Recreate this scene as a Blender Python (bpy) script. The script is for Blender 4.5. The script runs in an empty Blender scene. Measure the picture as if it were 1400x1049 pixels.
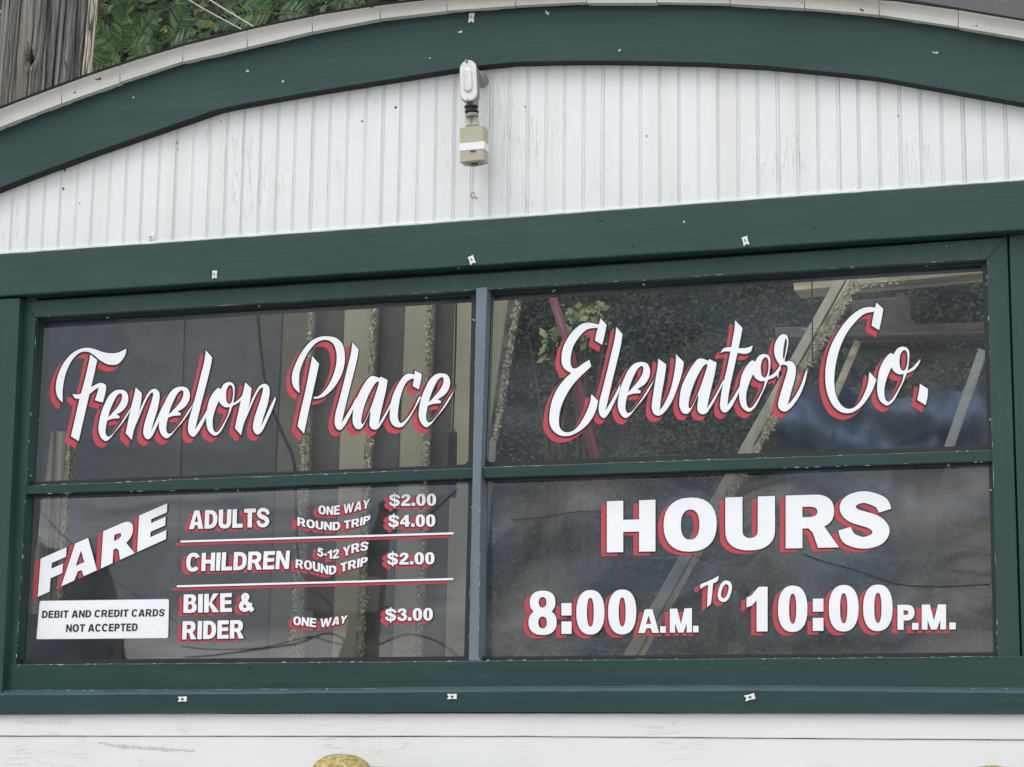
import bpy, math, random
import numpy as np
from mathutils import Vector, Matrix
from mathutils.geometry import delaunay_2d_cdt

# ------------------------------------------------------------------ camera
sc = bpy.context.scene
F_PX = 2884.0                       # focal length in pixels of a 1400 px wide frame
def _n(v): return v / np.linalg.norm(v)
CX = _n(np.array([9063., -437., -2884.]))       # world +X seen in camera axes (right, down, forward)
CZ = np.array([176., -15374., 2884.]); CZ = _n(CZ - CX * np.dot(CX, CZ))
CY = np.cross(CZ, CX)
if CY[2] < 0: CY = -CY
RW = np.array([CX, CY, CZ])                      # rows: world axes in camera axes
CAM = np.array([0, 0, 1.65])
_c = RW @ np.array([0, 0, 1.])
DIST = 4.45
CAM = np.array([0., 0., 2.5]) - _c * DIST        # the middle of the frame meets the wall plane Y=0
cam_data = bpy.data.cameras.new('camera'); cam = bpy.data.objects.new('camera', cam_data)
sc.collection.objects.link(cam)
right = RW @ np.array([1, 0, 0.]); up = RW @ np.array([0, -1., 0]); back = RW @ np.array([0, 0, -1.])
M = Matrix(((right[0], up[0], back[0], CAM[0]), (right[1], up[1], back[1], CAM[1]),
            (right[2], up[2], back[2], CAM[2]), (0, 0, 0, 1)))
cam.matrix_world = M
cam_data.sensor_width = 36; cam_data.lens = 36 * F_PX / 1400
cam_data.clip_end = 3000
sc.camera = cam

def at(px, py, y=0.0):
    """point of the plane Y=y met by the sight line of photo pixel (px, py)"""
    d = RW @ np.array([px - 700, py - 524.5, F_PX])
    t = (y - CAM[1]) / d[1]
    return CAM + d * t

# ------------------------------------------------------------------ light
sc.view_settings.view_transform = 'Standard'; sc.view_settings.look = 'None'
sc.view_settings.exposure = 0.24; sc.view_settings.gamma = 1.0
sc.view_settings.use_curve_mapping = False
W = bpy.data.worlds.new('World'); sc.world = W; W.use_nodes = True
nt = W.node_tree; nt.nodes.clear()
SUN_EL, SUN_AZ = math.radians(52), math.radians(205)
def wn(t, **k):
    n = nt.nodes.new(t)
    for a, b in k.items(): setattr(n, a, b)
    return n
out = wn('ShaderNodeOutputWorld'); bg = wn('ShaderNodeBackground'); bg.inputs[1].default_value = 0.1
sky = wn('ShaderNodeTexSky', sky_type='NISHITA'); sky.sun_disc = False
sky.sun_elevation = SUN_EL; sky.sun_rotation = SUN_AZ
tc = wn('ShaderNodeTexCoord'); mp = wn('ShaderNodeMapping'); mp.inputs['Scale'].default_value = (1, 1, 3.2)
nz = wn('ShaderNodeTexNoise'); nz.inputs['Scale'].default_value = 3.2; nz.inputs['Detail'].default_value = 7
nz.inputs['Roughness'].default_value = 0.6; nz.inputs['Distortion'].default_value = 0.5
cr = wn('ShaderNodeValToRGB')
cr.color_ramp.elements[0].position = 0.42; cr.color_ramp.elements[0].color = (5.0, 5.6, 6.6, 1)
cr.color_ramp.elements[1].position = 0.58; cr.color_ramp.elements[1].color = (20.5, 20.4, 20, 1)
mx = wn('ShaderNodeMix', data_type='RGBA'); mx.inputs[0].default_value = 0.8
L = nt.links.new
L(tc.outputs['Generated'], mp.inputs[0]); L(mp.outputs[0], nz.inputs['Vector']); L(nz.outputs['Fac'], cr.inputs[0])
L(sky.outputs[0], mx.inputs[6]); L(cr.outputs[0], mx.inputs[7]); L(mx.outputs[2], bg.inputs[0]); L(bg.outputs[0], out.inputs[0])
sd = bpy.data.lights.new('sun', 'SUN'); sd.energy = 0.8; sd.angle = math.radians(35); sd.color = (1, .97, .92)
sun = bpy.data.objects.new('sun', sd); sc.collection.objects.link(sun)
# from the front, a little left, high
sdir = Vector((0.30, 0.66, -0.95))
sun.rotation_euler = sdir.to_track_quat('-Z', 'Y').to_euler()

# ------------------------------------------------------------------ materials
class NT:
    def __init__(s, name):
        s.m = bpy.data.materials.new(name); s.m.use_nodes = True
        s.t = s.m.node_tree; s.b = s.t.nodes['Principled BSDF']; s.o = s.t.nodes['Material Output']
        s.tc = s.n('ShaderNodeTexCoord')
    def n(s, t, **k):
        n = s.t.nodes.new(t)
        for a, b in k.items(): setattr(n, a, b)
        return n
    def l(s, a, b): s.t.links.new(a, b)
    def noise(s, scale, stretch=(1, 1, 1), detail=4, rough=.55, dist=0, off=0):
        m = s.n('ShaderNodeMapping'); m.inputs['Scale'].default_value = stretch; m.inputs['Location'].default_value = (off, off, off)
        z = s.n('ShaderNodeTexNoise'); z.inputs['Scale'].default_value = scale; z.inputs['Detail'].default_value = detail
        z.inputs['Roughness'].default_value = rough; z.inputs['Distortion'].default_value = dist
        s.l(s.tc.outputs['Object'], m.inputs[0]); s.l(m.outputs[0], z.inputs['Vector'])
        return z.outputs['Fac']
    def ramp(s, f, stops):
        r = s.n('ShaderNodeValToRGB'); e = r.color_ramp.elements
        while len(e) < len(stops): e.new(0.5)
        for i, (p, c) in enumerate(stops):
            e[i].position = p; e[i].color = (*c, 1) if len(c) == 3 else c
        s.l(f, r.inputs[0]); return r.outputs[0]
    def mix(s, f, a, b, mode='MIX'):
        m = s.n('ShaderNodeMix', data_type='RGBA', blend_type=mode)
        for i, v in ((0, f), (6, a), (7, b)):
            if isinstance(v, (int, float)): m.inputs[i].default_value = v
            elif isinstance(v, tuple): m.inputs[i].default_value = (*v, 1)
            else: s.l(v, m.inputs[i])
        return m.outputs[2]
    def math(s, op, a, b):
        m = s.n('ShaderNodeMath', operation=op)
        for i, v in enumerate((a, b)):
            if isinstance(v, (int, float)): m.inputs[i].default_value = v
            else: s.l(v, m.inputs[i])
        return m.outputs[0]
    def bump(s, f, strength=.3, dist=.002, prev=None):
        b = s.n('ShaderNodeBump'); b.inputs['Strength'].default_value = strength; b.inputs['Distance'].default_value = dist
        s.l(f, b.inputs['Height'])
        if prev is not None: s.l(prev, b.inputs['Normal'])
        s.l(b.outputs[0], s.b.inputs['Normal']); return b.outputs[0]
    def col(s, c):
        if isinstance(c, tuple): s.b.inputs['Base Color'].default_value = (*c, 1)
        else: s.l(c, s.b.inputs['Base Color'])
    def set(s, rough=.5, metal=0, spec=.5):
        s.b.inputs['Roughness'].default_value = rough; s.b.inputs['Metallic'].default_value = metal
        s.b.inputs['Specular IOR Level'].default_value = spec

def plain(name, c, rough=.5, metal=0, spec=.5, var=.15, scale=20, bump=.1):
    k = NT(name); f = k.noise(scale)
    lo = tuple(x * (1 - var) for x in c); hi = tuple(min(1, x * (1 + var)) for x in c)
    k.col(k.ramp(f, [(.3, lo), (.7, hi)])); k.set(rough, metal, spec)
    if bump: k.bump(k.noise(scale * 4), bump, .002)
    return k.m

def green_paint(name, c, stretch, rough=.42):
    k = NT(name)
    big = k.noise(3.0, detail=3)
    base = k.ramp(big, [(.3, tuple(x * .88 for x in c)), (.7, tuple(x * 1.12 for x in c))])
    grain = k.noise(60, stretch, detail=5)
    base = k.mix(k.ramp(grain, [(.35, (0, 0, 0)), (.7, (.32, .32, .32))]), base, tuple(x * .72 for x in c))
    fade = k.noise(22, stretch, detail=7, off=3.3)
    base = k.mix(k.ramp(fade, [(.52, (0, 0, 0)), (.85, (.16, .16, .16))]), base, (.10, .17, .18))
    # tiny chips down to the old white coat and a few dark knocks
    chip = k.noise(38, detail=2, rough=.4, off=7.7)
    base = k.mix(k.ramp(chip, [(.775, (0, 0, 0)), (.785, (1, 1, 1))]), base, (.55, .57, .55))
    dk = k.noise(30, (1, 1, 2.6), detail=2, off=12.1)
    base = k.mix(k.ramp(dk, [(.765, (0, 0, 0)), (.78, (.8, .8, .8))]), base, (.012, .016, .016))
    k.col(base); k.set(rough, 0, .3)
    n1 = k.bump(k.noise(42, stretch, detail=7), .5, .0025)
    n2 = k.bump(k.noise(7, detail=3, off=1.7), .35, .006, n1)
    k.bump(k.noise(240, detail=2), .12, .0006, n2)
    return k.m

def white_paint(name, stretch, c=(.80, .81, .815), crack=1.0):
    k = NT(name)
    base = k.ramp(k.noise(4, detail=5), [(.3, tuple(x * .94 for x in c)), (.7, c)])
    grime = k.noise(14, stretch, detail=6, off=2.2)
    base = k.mix(k.ramp(grime, [(.52, (0, 0, 0)), (.85, (.35, .35, .35))]), base, (.52, .51, .47))
    # alligator cracks along the grain, only in worn patches
    cr_ = k.noise(70, stretch, detail=3, rough=.5, dist=.6, off=5.1)
    line = k.ramp(cr_, [(.487, (0, 0, 0)), (.5, (1, 1, 1)), (.513, (0, 0, 0))])
    patch = k.ramp(k.noise(6.5, (1, 1, .7), detail=3, off=9.3), [(.52, (0, 0, 0)), (.64, (1, 1, 1))])
    m = k.mix(1.0, line, patch, 'MULTIPLY')
    m = k.mix(1.0, m, (.5 * crack,) * 3, 'MULTIPLY')
    base = k.mix(m, base, (.36, .36, .35))
    spot = k.ramp(k.noise(33, detail=2, off=4.4), [(.79, (0, 0, 0)), (.80, (.8, .8, .8))])
    base = k.mix(spot, base, (.16, .13, .1))
    k.col(base); k.set(.5, 0, .4)
    n1 = k.bump(k.noise(30, stretch, detail=6), .3, .003)
    n2 = k.bump(m, .5, .002, n1); n2.node.invert = True
    k.bump(k.noise(160, detail=3), .12, .001, n2)
    return k.m

G = (.025, .059, .057)
M_green_h = green_paint('green_paint_horizontal', G, (.08, 1, 1))
M_green_v = green_paint('green_paint_vertical', (.025, .058, .055), (1, 1, .08))
M_green_low = green_paint('green_paint_sill', (.015, .048, .045), (.08, 1, 1), .3)
M_green_sheen = green_paint('green_paint_sheen', (.060, .105, .115), (.08, 1, 1), .16)  # lighter green: painted sheen of the sill nosing
M_white_v = white_paint('white_paint_boards', (1, 1, .07))
M_white_h = white_paint('white_paint_siding', (.07, 1, 1), (.78, .785, .775), 1.0)
M_blue = green_paint('blue_grey_paint', (.155, .195, .225), (1, 1, .08), .5)

def cornice_mat():
    k = NT('cornice_paint')
    f = k.noise(16, (.3, 1, 1), detail=6)
    b = k.ramp(f, [(.3, (.76, .745, .70)), (.7, (.84, .83, .80))])
    g = k.noise(5, (.4, 1, 1), detail=5, off=6)
    b = k.mix(k.ramp(g, [(.42, (0, 0, 0)), (.7, (.7, .7, .7))]), b, (.58, .50, .40))
    s = k.ramp(k.noise(30, detail=2, off=2.9), [(.74, (0, 0, 0)), (.75, (1, 1, 1))])
    b = k.mix(s, b, (.12, .09, .07))
    gp = k.ramp(k.noise(12, (.5, 1, 2), detail=4, off=8.8), [(.72, (0, 0, 0)), (.74, (.6, .6, .6))])
    b = k.mix(gp, b, (.2, .3, .27))
    k.col(b); k.set(.5, 0, .4); k.bump(k.noise(40, (.2, 1, 1), detail=5), .3, .003); return k.m
M_cornice = cornice_mat()
M_black = plain('black_rubber', (.012, .013, .015), .5, bump=.2)
M_hole_shadow = plain('hole_and_shadow_black', (.01, .011, .012), .8)  # black for holes and for painted shadow in gaps
M_tar = plain('tar_drip_edge', (.02, .02, .022), .6, scale=60)
M_chip = plain('chipped_paint_pale', (.31, .37, .36), .7, scale=80, var=.3)
M_alu = plain('cast_aluminium', (.62, .60, .57), .42, .55, scale=50, var=.12)
M_alu_dk = plain('dull_zinc', (.30, .30, .29), .5, .4, scale=50)
M_steel = plain('screw_steel', (.25, .24, .22), .35, .9)
M_beige = plain('beige_enamel', (.42, .40, .29), .45, scale=25, var=.06)
M_beige2 = plain('beige_enamel_arm', (.50, .47, .36), .45, scale=25, var=.06)
M_tape = plain('white_plastic', (.82, .82, .82), .4, var=.03)
M_rust = plain('rusty_iron', (.16, .07, .035), .8, scale=80, var=.5)
M_lens = plain('dark_lens', (.03, .03, .035), .15)
def vinyl(name, c, rough=.35, var=.03):
    return plain(name, c, rough, var=var, scale=30, bump=.03)
V_white = vinyl('white_vinyl', (.86, .87, .90)); V_red = vinyl('red_vinyl', (.52, .042, .062), .3, .12)
V_black = vinyl('black_vinyl', (.008, .008, .009)); V_ink = vinyl('black_ink', (.012, .012, .012))

def glass(name, tint, ior, dust_haze, dcol, swirl, wav):
    k = NT(name); k.t.nodes.remove(k.b)
    tr = k.n('ShaderNodeBsdfTransparent'); tr.inputs[0].default_value = (*tint, 1)
    gl = k.n('ShaderNodeBsdfGlossy'); gl.inputs['Roughness'].default_value = 0.015
    df = k.n('ShaderNodeBsdfDiffuse')
    fr = k.n('ShaderNodeFresnel'); fr.inputs[0].default_value = ior
    b = k.n('ShaderNodeBump'); b.inputs['Strength'].default_value = 1; b.inputs['Distance'].default_value = wav
    k.l(k.noise(3.2, (1, 1, 1.4), detail=1, dist=.6), b.inputs['Height']); k.l(b.outputs[0], gl.inputs['Normal'])
    m1 = k.n('ShaderNodeMixShader'); k.l(fr.outputs[0], m1.inputs[0]); k.l(tr.outputs[0], m1.inputs[1]); k.l(gl.outputs[0], m1.inputs[2])
    d = k.ramp(k.noise(swirl, (1, 1, 1.6), detail=3.5, rough=.5, dist=.9, off=3), [(.36, (dust_haze * .1,) * 3), (.52, (dust_haze * .45,) * 3), (.68, (dust_haze,) * 3)])  # pale swirls: painted reflections and haze over a thin dusty film
    d2 = k.ramp(k.noise(16, (1.6, 1, .16), detail=6, off=7), [(.62, (0, 0, 0)), (.85, (dust_haze * .35,) * 3)])
    dd = k.math('ADD', d, d2)
    cc = k.ramp(k.noise(2.3, detail=2, off=5), [(.42, (.22, .34, .55)), (.56, dcol)])
    k.l(cc, df.inputs[0])
    m2 = k.n('ShaderNodeMixShader'); k.l(dd, m2.inputs[0]); k.l(m1.outputs[0], m2.inputs[1]); k.l(df.outputs[0], m2.inputs[2])
    k.l(m2.outputs[0], k.o.inputs[0]); return k.m
M_glass_up = glass('window_glass', (.84, .86, .85), 1.36, .02, (.6, .6, .58), 4, .0012)
M_glass_ur = glass('painted_haze_glass', (.82, .85, .86), 1.38, .085, (.60, .62, .60), 2.6, .0014)  # reflected light patches painted in as haze
M_glass_low = glass('filmed_glass', (.54, .56, .56), 2.0, .06, (.62, .60, .54), 5, .0003)
M_glass_low2 = glass('wrinkled_film_glass', (.40, .42, .44), 1.6, .21, (.56, .55, .50), 3.4, .006)

# ------------------------------------------------------------------ object helpers
def link(o): sc.collection.objects.link(o); return o
def empty(name, loc=(0, 0, 0)):
    o = bpy.data.objects.new(name, None); o.empty_display_size = .1; o.location = loc; link(o); return o
def tag(o, label=None, cat=None, group=None, kind=None):
    if label: o['label'] = label
    if cat: o['category'] = cat
    if group: o['group'] = group
    if kind: o['kind'] = kind
    return o
def put(name, mesh, mat, parent=None):
    if mat is not None and not mesh.materials: mesh.materials.append(mat)
    o = bpy.data.objects.new(name, mesh); link(o)
    if parent is not None:
        o.parent = parent
        p = parent; off = Vector((0, 0, 0))
        while p is not None:
            off += p.location; p = p.parent
        o.location = -off
    return o
def mesh(name, v, f, smooth=False):
    m = bpy.data.meshes.new(name); m.from_pydata([tuple(map(float, p)) for p in v], [], f)
    if smooth: m.polygons.foreach_set('use_smooth', [True] * len(m.polygons))
    m.update(); return m
def bev(o, w=.002, seg=2):
    b = o.modifiers.new('bevel', 'BEVEL'); b.width = w; b.segments = seg; b.limit_method = 'ANGLE'; b.angle_limit = math.radians(40)
    return o
rnd = random.Random(7)
def dens(edge, step=22, jit=0.0):
    """densify a pixel polyline, with a little hand-made unevenness"""
    o = []
    for (a, b) in zip(edge[:-1], edge[1:]):
        n = max(1, int(math.dist(a, b) / step))
        for i in range(n):
            t = i / n; o.append((a[0] + (b[0] - a[0]) * t + rnd.uniform(-jit, jit), a[1] + (b[1] - a[1]) * t + rnd.uniform(-jit, jit)))
    o.append(edge[-1]); return o
def strip(name, top, bot, yf, yb, mat, parent, jit=.25, bw=.0018, step=24, taper=0):
    """plank between two pixel polylines (same left-right order): front at yf, back at yb"""
    ts = np.linspace(0, 1, max(2, int(math.dist(top[0], top[-1]) / step) + 1))
    def samp(e):
        e = np.array(e, float); s = np.r_[0, np.cumsum(np.hypot(*np.diff(e, axis=0).T))]; s /= s[-1]
        return np.c_[np.interp(ts, s, e[:, 0]), np.interp(ts, s, e[:, 1])]
    T, B = samp(top), samp(bot); v = []; f = []
    for i in range(len(ts)):
        j1, j2 = rnd.uniform(-jit, jit), rnd.uniform(-jit, jit)
        a = at(T[i, 0], T[i, 1] + j1, yf); b = at(B[i, 0], B[i, 1] + j2, yf)
        v += [a, b, (b[0], yb, b[2]), (a[0], yb, a[2])]
    for i in range(len(ts) - 1):
        for k in range(4):
            f.append((i * 4 + k, i * 4 + (k + 1) % 4, i * 4 + 4 + (k + 1) % 4, i * 4 + 4 + k))
    f.append((0, 3, 2, 1)); n = (len(ts) - 1) * 4; f.append((n, n + 1, n + 2, n + 3))
    o = put(name, mesh(name, v, f), mat, parent); bev(o, bw); return o
def upright(name, left, right_, yf, yb, mat, parent, **k):
    return strip(name, left, right_, yf, yb, mat, parent, **k)
def box_mesh(c, s, rot=None):
    c = np.array(c); v = []
    for x in (-.5, .5):
        for y in (-.5, .5):
            for z in (-.5, .5):
                p = np.array([x * s[0], y * s[1], z * s[2]])
                if rot is not None: p = np.array(rot @ Vector(p))
                v.append(c + p)
    return v, [(0, 1, 3, 2), (4, 6, 7, 5), (0, 4, 5, 1), (2, 3, 7, 6), (0, 2, 6, 4), (1, 5, 7, 3)]
def tube_mesh(pts, r, n=10, cap=True):
    pts = [Vector(p) for p in pts]; v = []; f = []
    for i, p in enumerate(pts):
        a = pts[max(0, i - 1)]; b = pts[min(len(pts) - 1, i + 1)]; d = (b - a).normalized()
        u = d.cross(Vector((0, 0, 1)) if abs(d.z) < .9 else Vector((1, 0, 0))).normalized(); w = d.cross(u)
        rr = r[i] if isinstance(r, (list, tuple)) else r
        for k in range(n):
            t = 2 * math.pi * k / n; v.append(p + (u * math.cos(t) + w * math.sin(t)) * rr)
    for i in range(len(pts) - 1):
        for k in range(n): f.append((i * n + k, i * n + (k + 1) % n, (i + 1) * n + (k + 1) % n, (i + 1) * n + k))
    if cap: f.append(tuple(range(n))[::-1]); f.append(tuple((len(pts) - 1) * n + k for k in range(n)))
    return v, f
def join(*parts):
    V, F = [], []
    for v, f in parts:
        k = len(V); V += list(v); F += [tuple(i + k for i in q) for q in f]
    return V, F

# ------------------------------------------------------------------ the booth
booth = tag(empty('ticket_booth', (0, 0, 0)), 'ticket booth front with white beadboard gable, green trim and lettered windows', 'building')
HT = [(-60, 351), (0, 347), (350, 322.6), (700, 297), (1050, 271), (1400, 246), (1480, 240)]
HB = [(-60, 409.5), (0, 405.5), (350, 382.3), (700, 360), (1050, 337.5), (1400, 314.5), (1480, 309)]
AIN = [(-70, 289), (-30, 270), (0, 257), (43, 240), (127, 209), (205, 182), (300, 149), (350, 139.5), (420, 127), (500, 114), (625, 94), (700, 85.5), (790, 83.5), (870, 84), (960, 86), (1050, 91), (1125, 98), (1200, 106), (1300, 124), (1400, 141.5), (1480, 158)]
AOUT = [(-70, 205), (-30, 188), (0, 175.5), (50, 156), (100, 137), (164, 114.5), (250, 86), (350, 63.5), (430, 44), (520, 27), (611, 16.5), (700, 10), (800, 5), (898, 5), (1000, 7), (1100, 13), (1200, 22), (1310, 38.5), (1400, 54), (1480, 70)]
CTOP = [(-70, 178), (-30, 161), (0, 149), (60, 126), (120, 104), (186, 82), (250, 63), (350, 38.5), (440, 20), (520, 7.5), (611, -3), (700, -9), (800, -14), (898, -14), (1000, -11), (1100, -7), (1225, 2), (1310, 14), (1400, 29), (1480, 43)]
# ---- beadboard, one board between every pair of grooves
xl = at(15.4, 343)[0]; xr = at(1379.5, 252)[0]
step_l = (at(330, 324)[0] - at(15.4, 343)[0]) / 14.0
nb = round((xr - xl) / step_l); pitch = (xr - xl) / nb
zf_arch = [at(*p, 0.0) for p in [((a[0] + b[0]) / 2, (a[1] + b[1]) / 2) for a, b in zip(AIN, [np.array([np.interp(q[0], [t[0] for t in AOUT], [q0 for q0 in [t[0] for t in AOUT]]), np.interp(q[0], [t[0] for t in AOUT], [t[1] for t in AOUT])]) for q in AIN])]]
ax = [p[0] for p in zf_arch]; az = [p[2] for p in zf_arch]
zf_head = [at(a[0], (a[1] + b[1]) / 2, 0.0) for a, b in zip(HT, HB)]
hx = [p[0] for p in zf_head]; hz = [p[2] for p in zf_head]
for i in range(-3, nb + 4):
    x0 = xl + i * pitch + rnd.uniform(-.0006, .0006); x1 = xl + (i + 1) * pitch
    dy = rnd.uniform(-.0007, .0007)
    prof = [(x0, .003), (x0 + .0012, dy), (x1 - .0072, dy), (x1 - .0060, .0026), (x1 - .0052, .0012), (x1 - .0036, .0000 + dy), (x1 - .0022, .0012), (x1 - .0012, .0026), (x1, .003), (x1, .014), (x0, .014)]
    v = []; f = []; n = len(prof); nz_ = 9
    for r in range(nz_):
        for (x, y) in prof:
            zb = np.interp(x, hx, hz); zt = np.interp(x, ax, az); t = r / (nz_ - 1)
            v.append((x, y + .0003 * math.sin(7 * t + i), zb + (zt - zb) * t))
    for r in range(nz_ - 1):
        for k in range(n): f.append((r * n + k, r * n + (k + 1) % n, (r + 1) * n + (k + 1) % n, (r + 1) * n + k))
    put('board', mesh('board', v, f), M_white_v, booth)
# ---- arched trim
arch = strip('arch_trim', AOUT, AIN, -.031, .0, M_green_h, booth, jit=.12, bw=.002, step=16)
arch.data.materials.append(plain('dark_underside', (.014, .014, .013), .9))  # near-black colour for the bottom faces of the arch
for i_, p_ in enumerate(arch.data.polygons):
    if i_ % 4 == 1 and i_ < len(arch.data.polygons) - 2: p_.material_index = 1
strip('shadow_line_strip', [(x, y - 2.5) for x, y in AOUT], [(x, y + (2.6 if x < 400 else 1.7)) for x, y in AOUT], -.0335, -.02, M_hole_shadow, booth, jit=.45, bw=.0005, step=12)  # proud black strip painting the shadow line under the cornice
# ---- cornice: concave moulding in short bent lengths, joints at the places the photo shows
joints = [-60, -5, 84, 164, 250, 338, 427, 520, 611, 705, 802, 898, 998, 1100, 1202, 1310, 1415, 1480]
def ci(curve, x): return float(np.interp(x, [p[0] for p in curve], [p[1] for p in curve]))
for a, b in zip(joints[:-1], joints[1:]):
    v = []; f = []; xs = np.linspace(a + .5, b - .5, 7); dj = rnd.uniform(-.6, .6)
    prof = [(0, -.046), (.03, -.056), (.40, -.0555), (.50, -.058), (.66, -.064), (.82, -.073), (.92, -.079), (1.0, -.080), (1.0, -.0), (0, -.0)]
    for x in xs:
        yb = ci(AOUT, x) - 1.0 + dj; yt = ci(CTOP, x) + dj * .3
        for (h, y) in prof:
            p = at(x, yb + (yt - yb) * h, y if y < -.01 else -.046); v.append((p[0], y, p[2]))
    n = len(prof)
    for i in range(len(xs) - 1):
        for k in range(n): f.append((i * n + k, i * n + (k + 1) % n, (i + 1) * n + (k + 1) % n, (i + 1) * n + k))
    f.append(tuple(range(n))[::-1]); f.append(tuple((len(xs) - 1) * n + k for k in range(n)))
    put('cornice_piece', mesh('cornice_piece', v, f), M_cornice, booth)
# ---- tar drip edge + curved roof deck going back
v = []; f = []
rx = CTOP
for (x, y) in rx:
    p = at(x, y - .3, -.082); q = at(x, y - 3.0, -.086)
    v += [(p[0], -.085, p[2]), (p[0], -.087, q[2]), (p[0], .10, q[2] + .0), (p[0], .10, p[2])]
for i in range(len(rx) - 1):
    for k in range(4): f.append((i * 4 + k, i * 4 + (k + 1) % 4, i * 4 + 4 + (k + 1) % 4, i * 4 + 4 + k))
put('roof', mesh('roof', v, f), M_tar, booth)
# ---- header
strip('header_board', HT, HB, -.046, 0.012, M_green_h, booth, jit=.3, bw=.003)
# caulk bead where boards meet the header
strip('caulk_bead', [(x, y - 2.6) for x, y in HT], [(x, y + 1.5) for x, y in HT], -.006, .003, M_white_v, booth, jit=.6, bw=.002, step=9)
# ---- posts, stiles, rails
upright('corner_post', [(-60, 412), (-85, 1000)], [(27.0, 407), (2.5, 948)], -.038, .03, M_green_v, booth, jit=.2)
upright('window_stile', [(31.5, 412), (8.5, 912)], [(50.5, 398), (21, 912)], -.012, .03, M_green_v, booth, jit=.25)
upright('window_stile', [(1348, 330), (1363.5, 902)], [(1377, 322), (1396.5, 945)], -.012, .03, M_green_v, booth, jit=.25)
upright('corner_post', [(1379.5, 322), (1399, 948)], [(1470, 310), (1500, 950)], -.016, .03, M_green_v, booth, jit=.2)
TR = lambda x: 434 - .0608 * (x - 50)
HBf = lambda x: ci(HB, x)
strip('recess_shadow_back', [(-20, HBf(-20) - 9), (700, HBf(700) - 9), (1400, HBf(1400) - 9)], [(-20, HBf(-20) + 18), (700, HBf(700) + 18), (1400, HBf(1400) + 18)], .004, .02, M_hole_shadow, booth)  # black backing paints the shadow under the header and in side gaps
upright('recess_shadow_back', [(20, 390), (-4, 915)], [(42, 390), (20, 915)], .004, .02, M_hole_shadow, booth)
upright('recess_shadow_back', [(1370, 318), (1388, 945)], [(1388, 318), (1408, 945)], .004, .02, M_hole_shadow, booth)
strip('top_rail', [(31, HBf(31) + 9), (350, HBf(350) + 10), (700, HBf(700) + 11), (1050, HBf(1050) + 10), (1377, HBf(1377) + 8)], [(48, TR(48)), (651, TR(651)), (1349, TR(1349))], -.014, .03, M_green_v, booth, jit=.3)
strip('middle_rail', [(32, 664.5), (350, 651), (646, 639.5)], [(31, 676), (350, 667), (646, 654)], -.010, .03, M_green_low, booth, jit=.3)
strip('middle_rail', [(658, 638.5), (1050, 625.5), (1356, 615)], [(658, 654), (1050, 641), (1357, 631)], -.010, .03, M_green_low, booth, jit=.3)
strip('bottom_rail', [(-40, 909.5), (20, 908.5), (640, 903.5), (1363, 897.5), (1450, 897)], [(-40, 950), (0, 949), (350, 947), (700, 943), (1050, 942), (1400, 945), (1450, 945)], -.020, .03, M_green_low, booth, jit=.3)
upright('mullion', [(651, 394), (646, 640), (640.5, 904)], [(666, 393), (657.5, 640), (654, 904)], -.020, .03, M_blue, booth, jit=.35)
# sill: a proud nosing, sky sheen on its sloped top painted lighter
SL = [(-60, 947), (0, 946), (350, 944), (700, 940.5), (1050, 939.5), (1400, 943), (1470, 943)]
SB = [(-60, 978), (0, 977.3), (350, 975), (700, 973.5), (1050, 975), (1400, 977), (1470, 977)]
v = []; f = []
for x in np.linspace(-60, 1470, 60):
    a = at(x, ci(SL, x) + 3.5 + rnd.uniform(-.4, .4), -.044); b = at(x, ci(SB, x) + rnd.uniform(-.3, .3), -.044); c = at(x, ci(SL, x) + rnd.uniform(-.3, .3), -.024)
    v += [(c[0], -.022, c[2] + .0035), (a[0], -.037, a[2] + .0035), (a[0], -.044, a[2] - .0022), b, (b[0], .01, b[2]), (b[0], .01, c[2])]
for i in range(59):
    for k in range(6): f.append((i * 6 + k, i * 6 + (k + 1) % 6, i * 6 + 6 + (k + 1) % 6, i * 6 + 6 + k))
sill = put('sill', mesh('sill', v, f), M_green_low, booth)
sill.data.materials.append(M_green_sheen)
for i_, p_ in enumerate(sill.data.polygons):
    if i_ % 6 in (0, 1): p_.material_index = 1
# siding below
strip('siding_board', [(-60, 976), (1470, 975)], [(-60, 1006.2), (0, 1006.2), (700, 1006.6), (1470, 1012)], -.032, .012, M_white_h, booth, jit=.25, bw=.0015)
strip('siding_board', [(-60, 1007.0), (0, 1007.0), (700, 1007.4), (1470, 1012.8)], [(-60, 1130), (1470, 1140)], -.029, .012, M_white_h, booth, jit=.25, bw=.002)
zl = at(700, 1140, .012)[2]
v, f = box_mesh((0, .0, zl / 2), (2.6, .024, zl)); put('lower_wall', mesh('lower_wall', v, f), M_white_h, booth)

V = []; Fc = []; rr = random.Random(4)
for i in range(26):
    x = 136 + i * 5; k0 = len(V); h = (3.5 if 4 < i < 20 else 1.8) * rr.uniform(.5, 1.1); yy = 1019 + .38 * i * .8 - (0 if i > 5 else (5 - i) * .6)
    for q in ((x, yy - h), (x + rr.uniform(3, 5.4), yy - h * rr.uniform(.3, 1)), (x + rr.uniform(3, 6), yy + h), (x + rr.uniform(-.5, 1), yy + h * rr.uniform(.4, 1))): V.append(at(q[0], q[1], -.0297))
    Fc.append((k0 + 3, k0 + 2, k0 + 1, k0))
tag(put('tape_residue', mesh('tape_residue', V, Fc), plain('old_tape_glue', (.58, .55, .47), .7, scale=60, var=.1), booth), kind='stuff')

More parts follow.
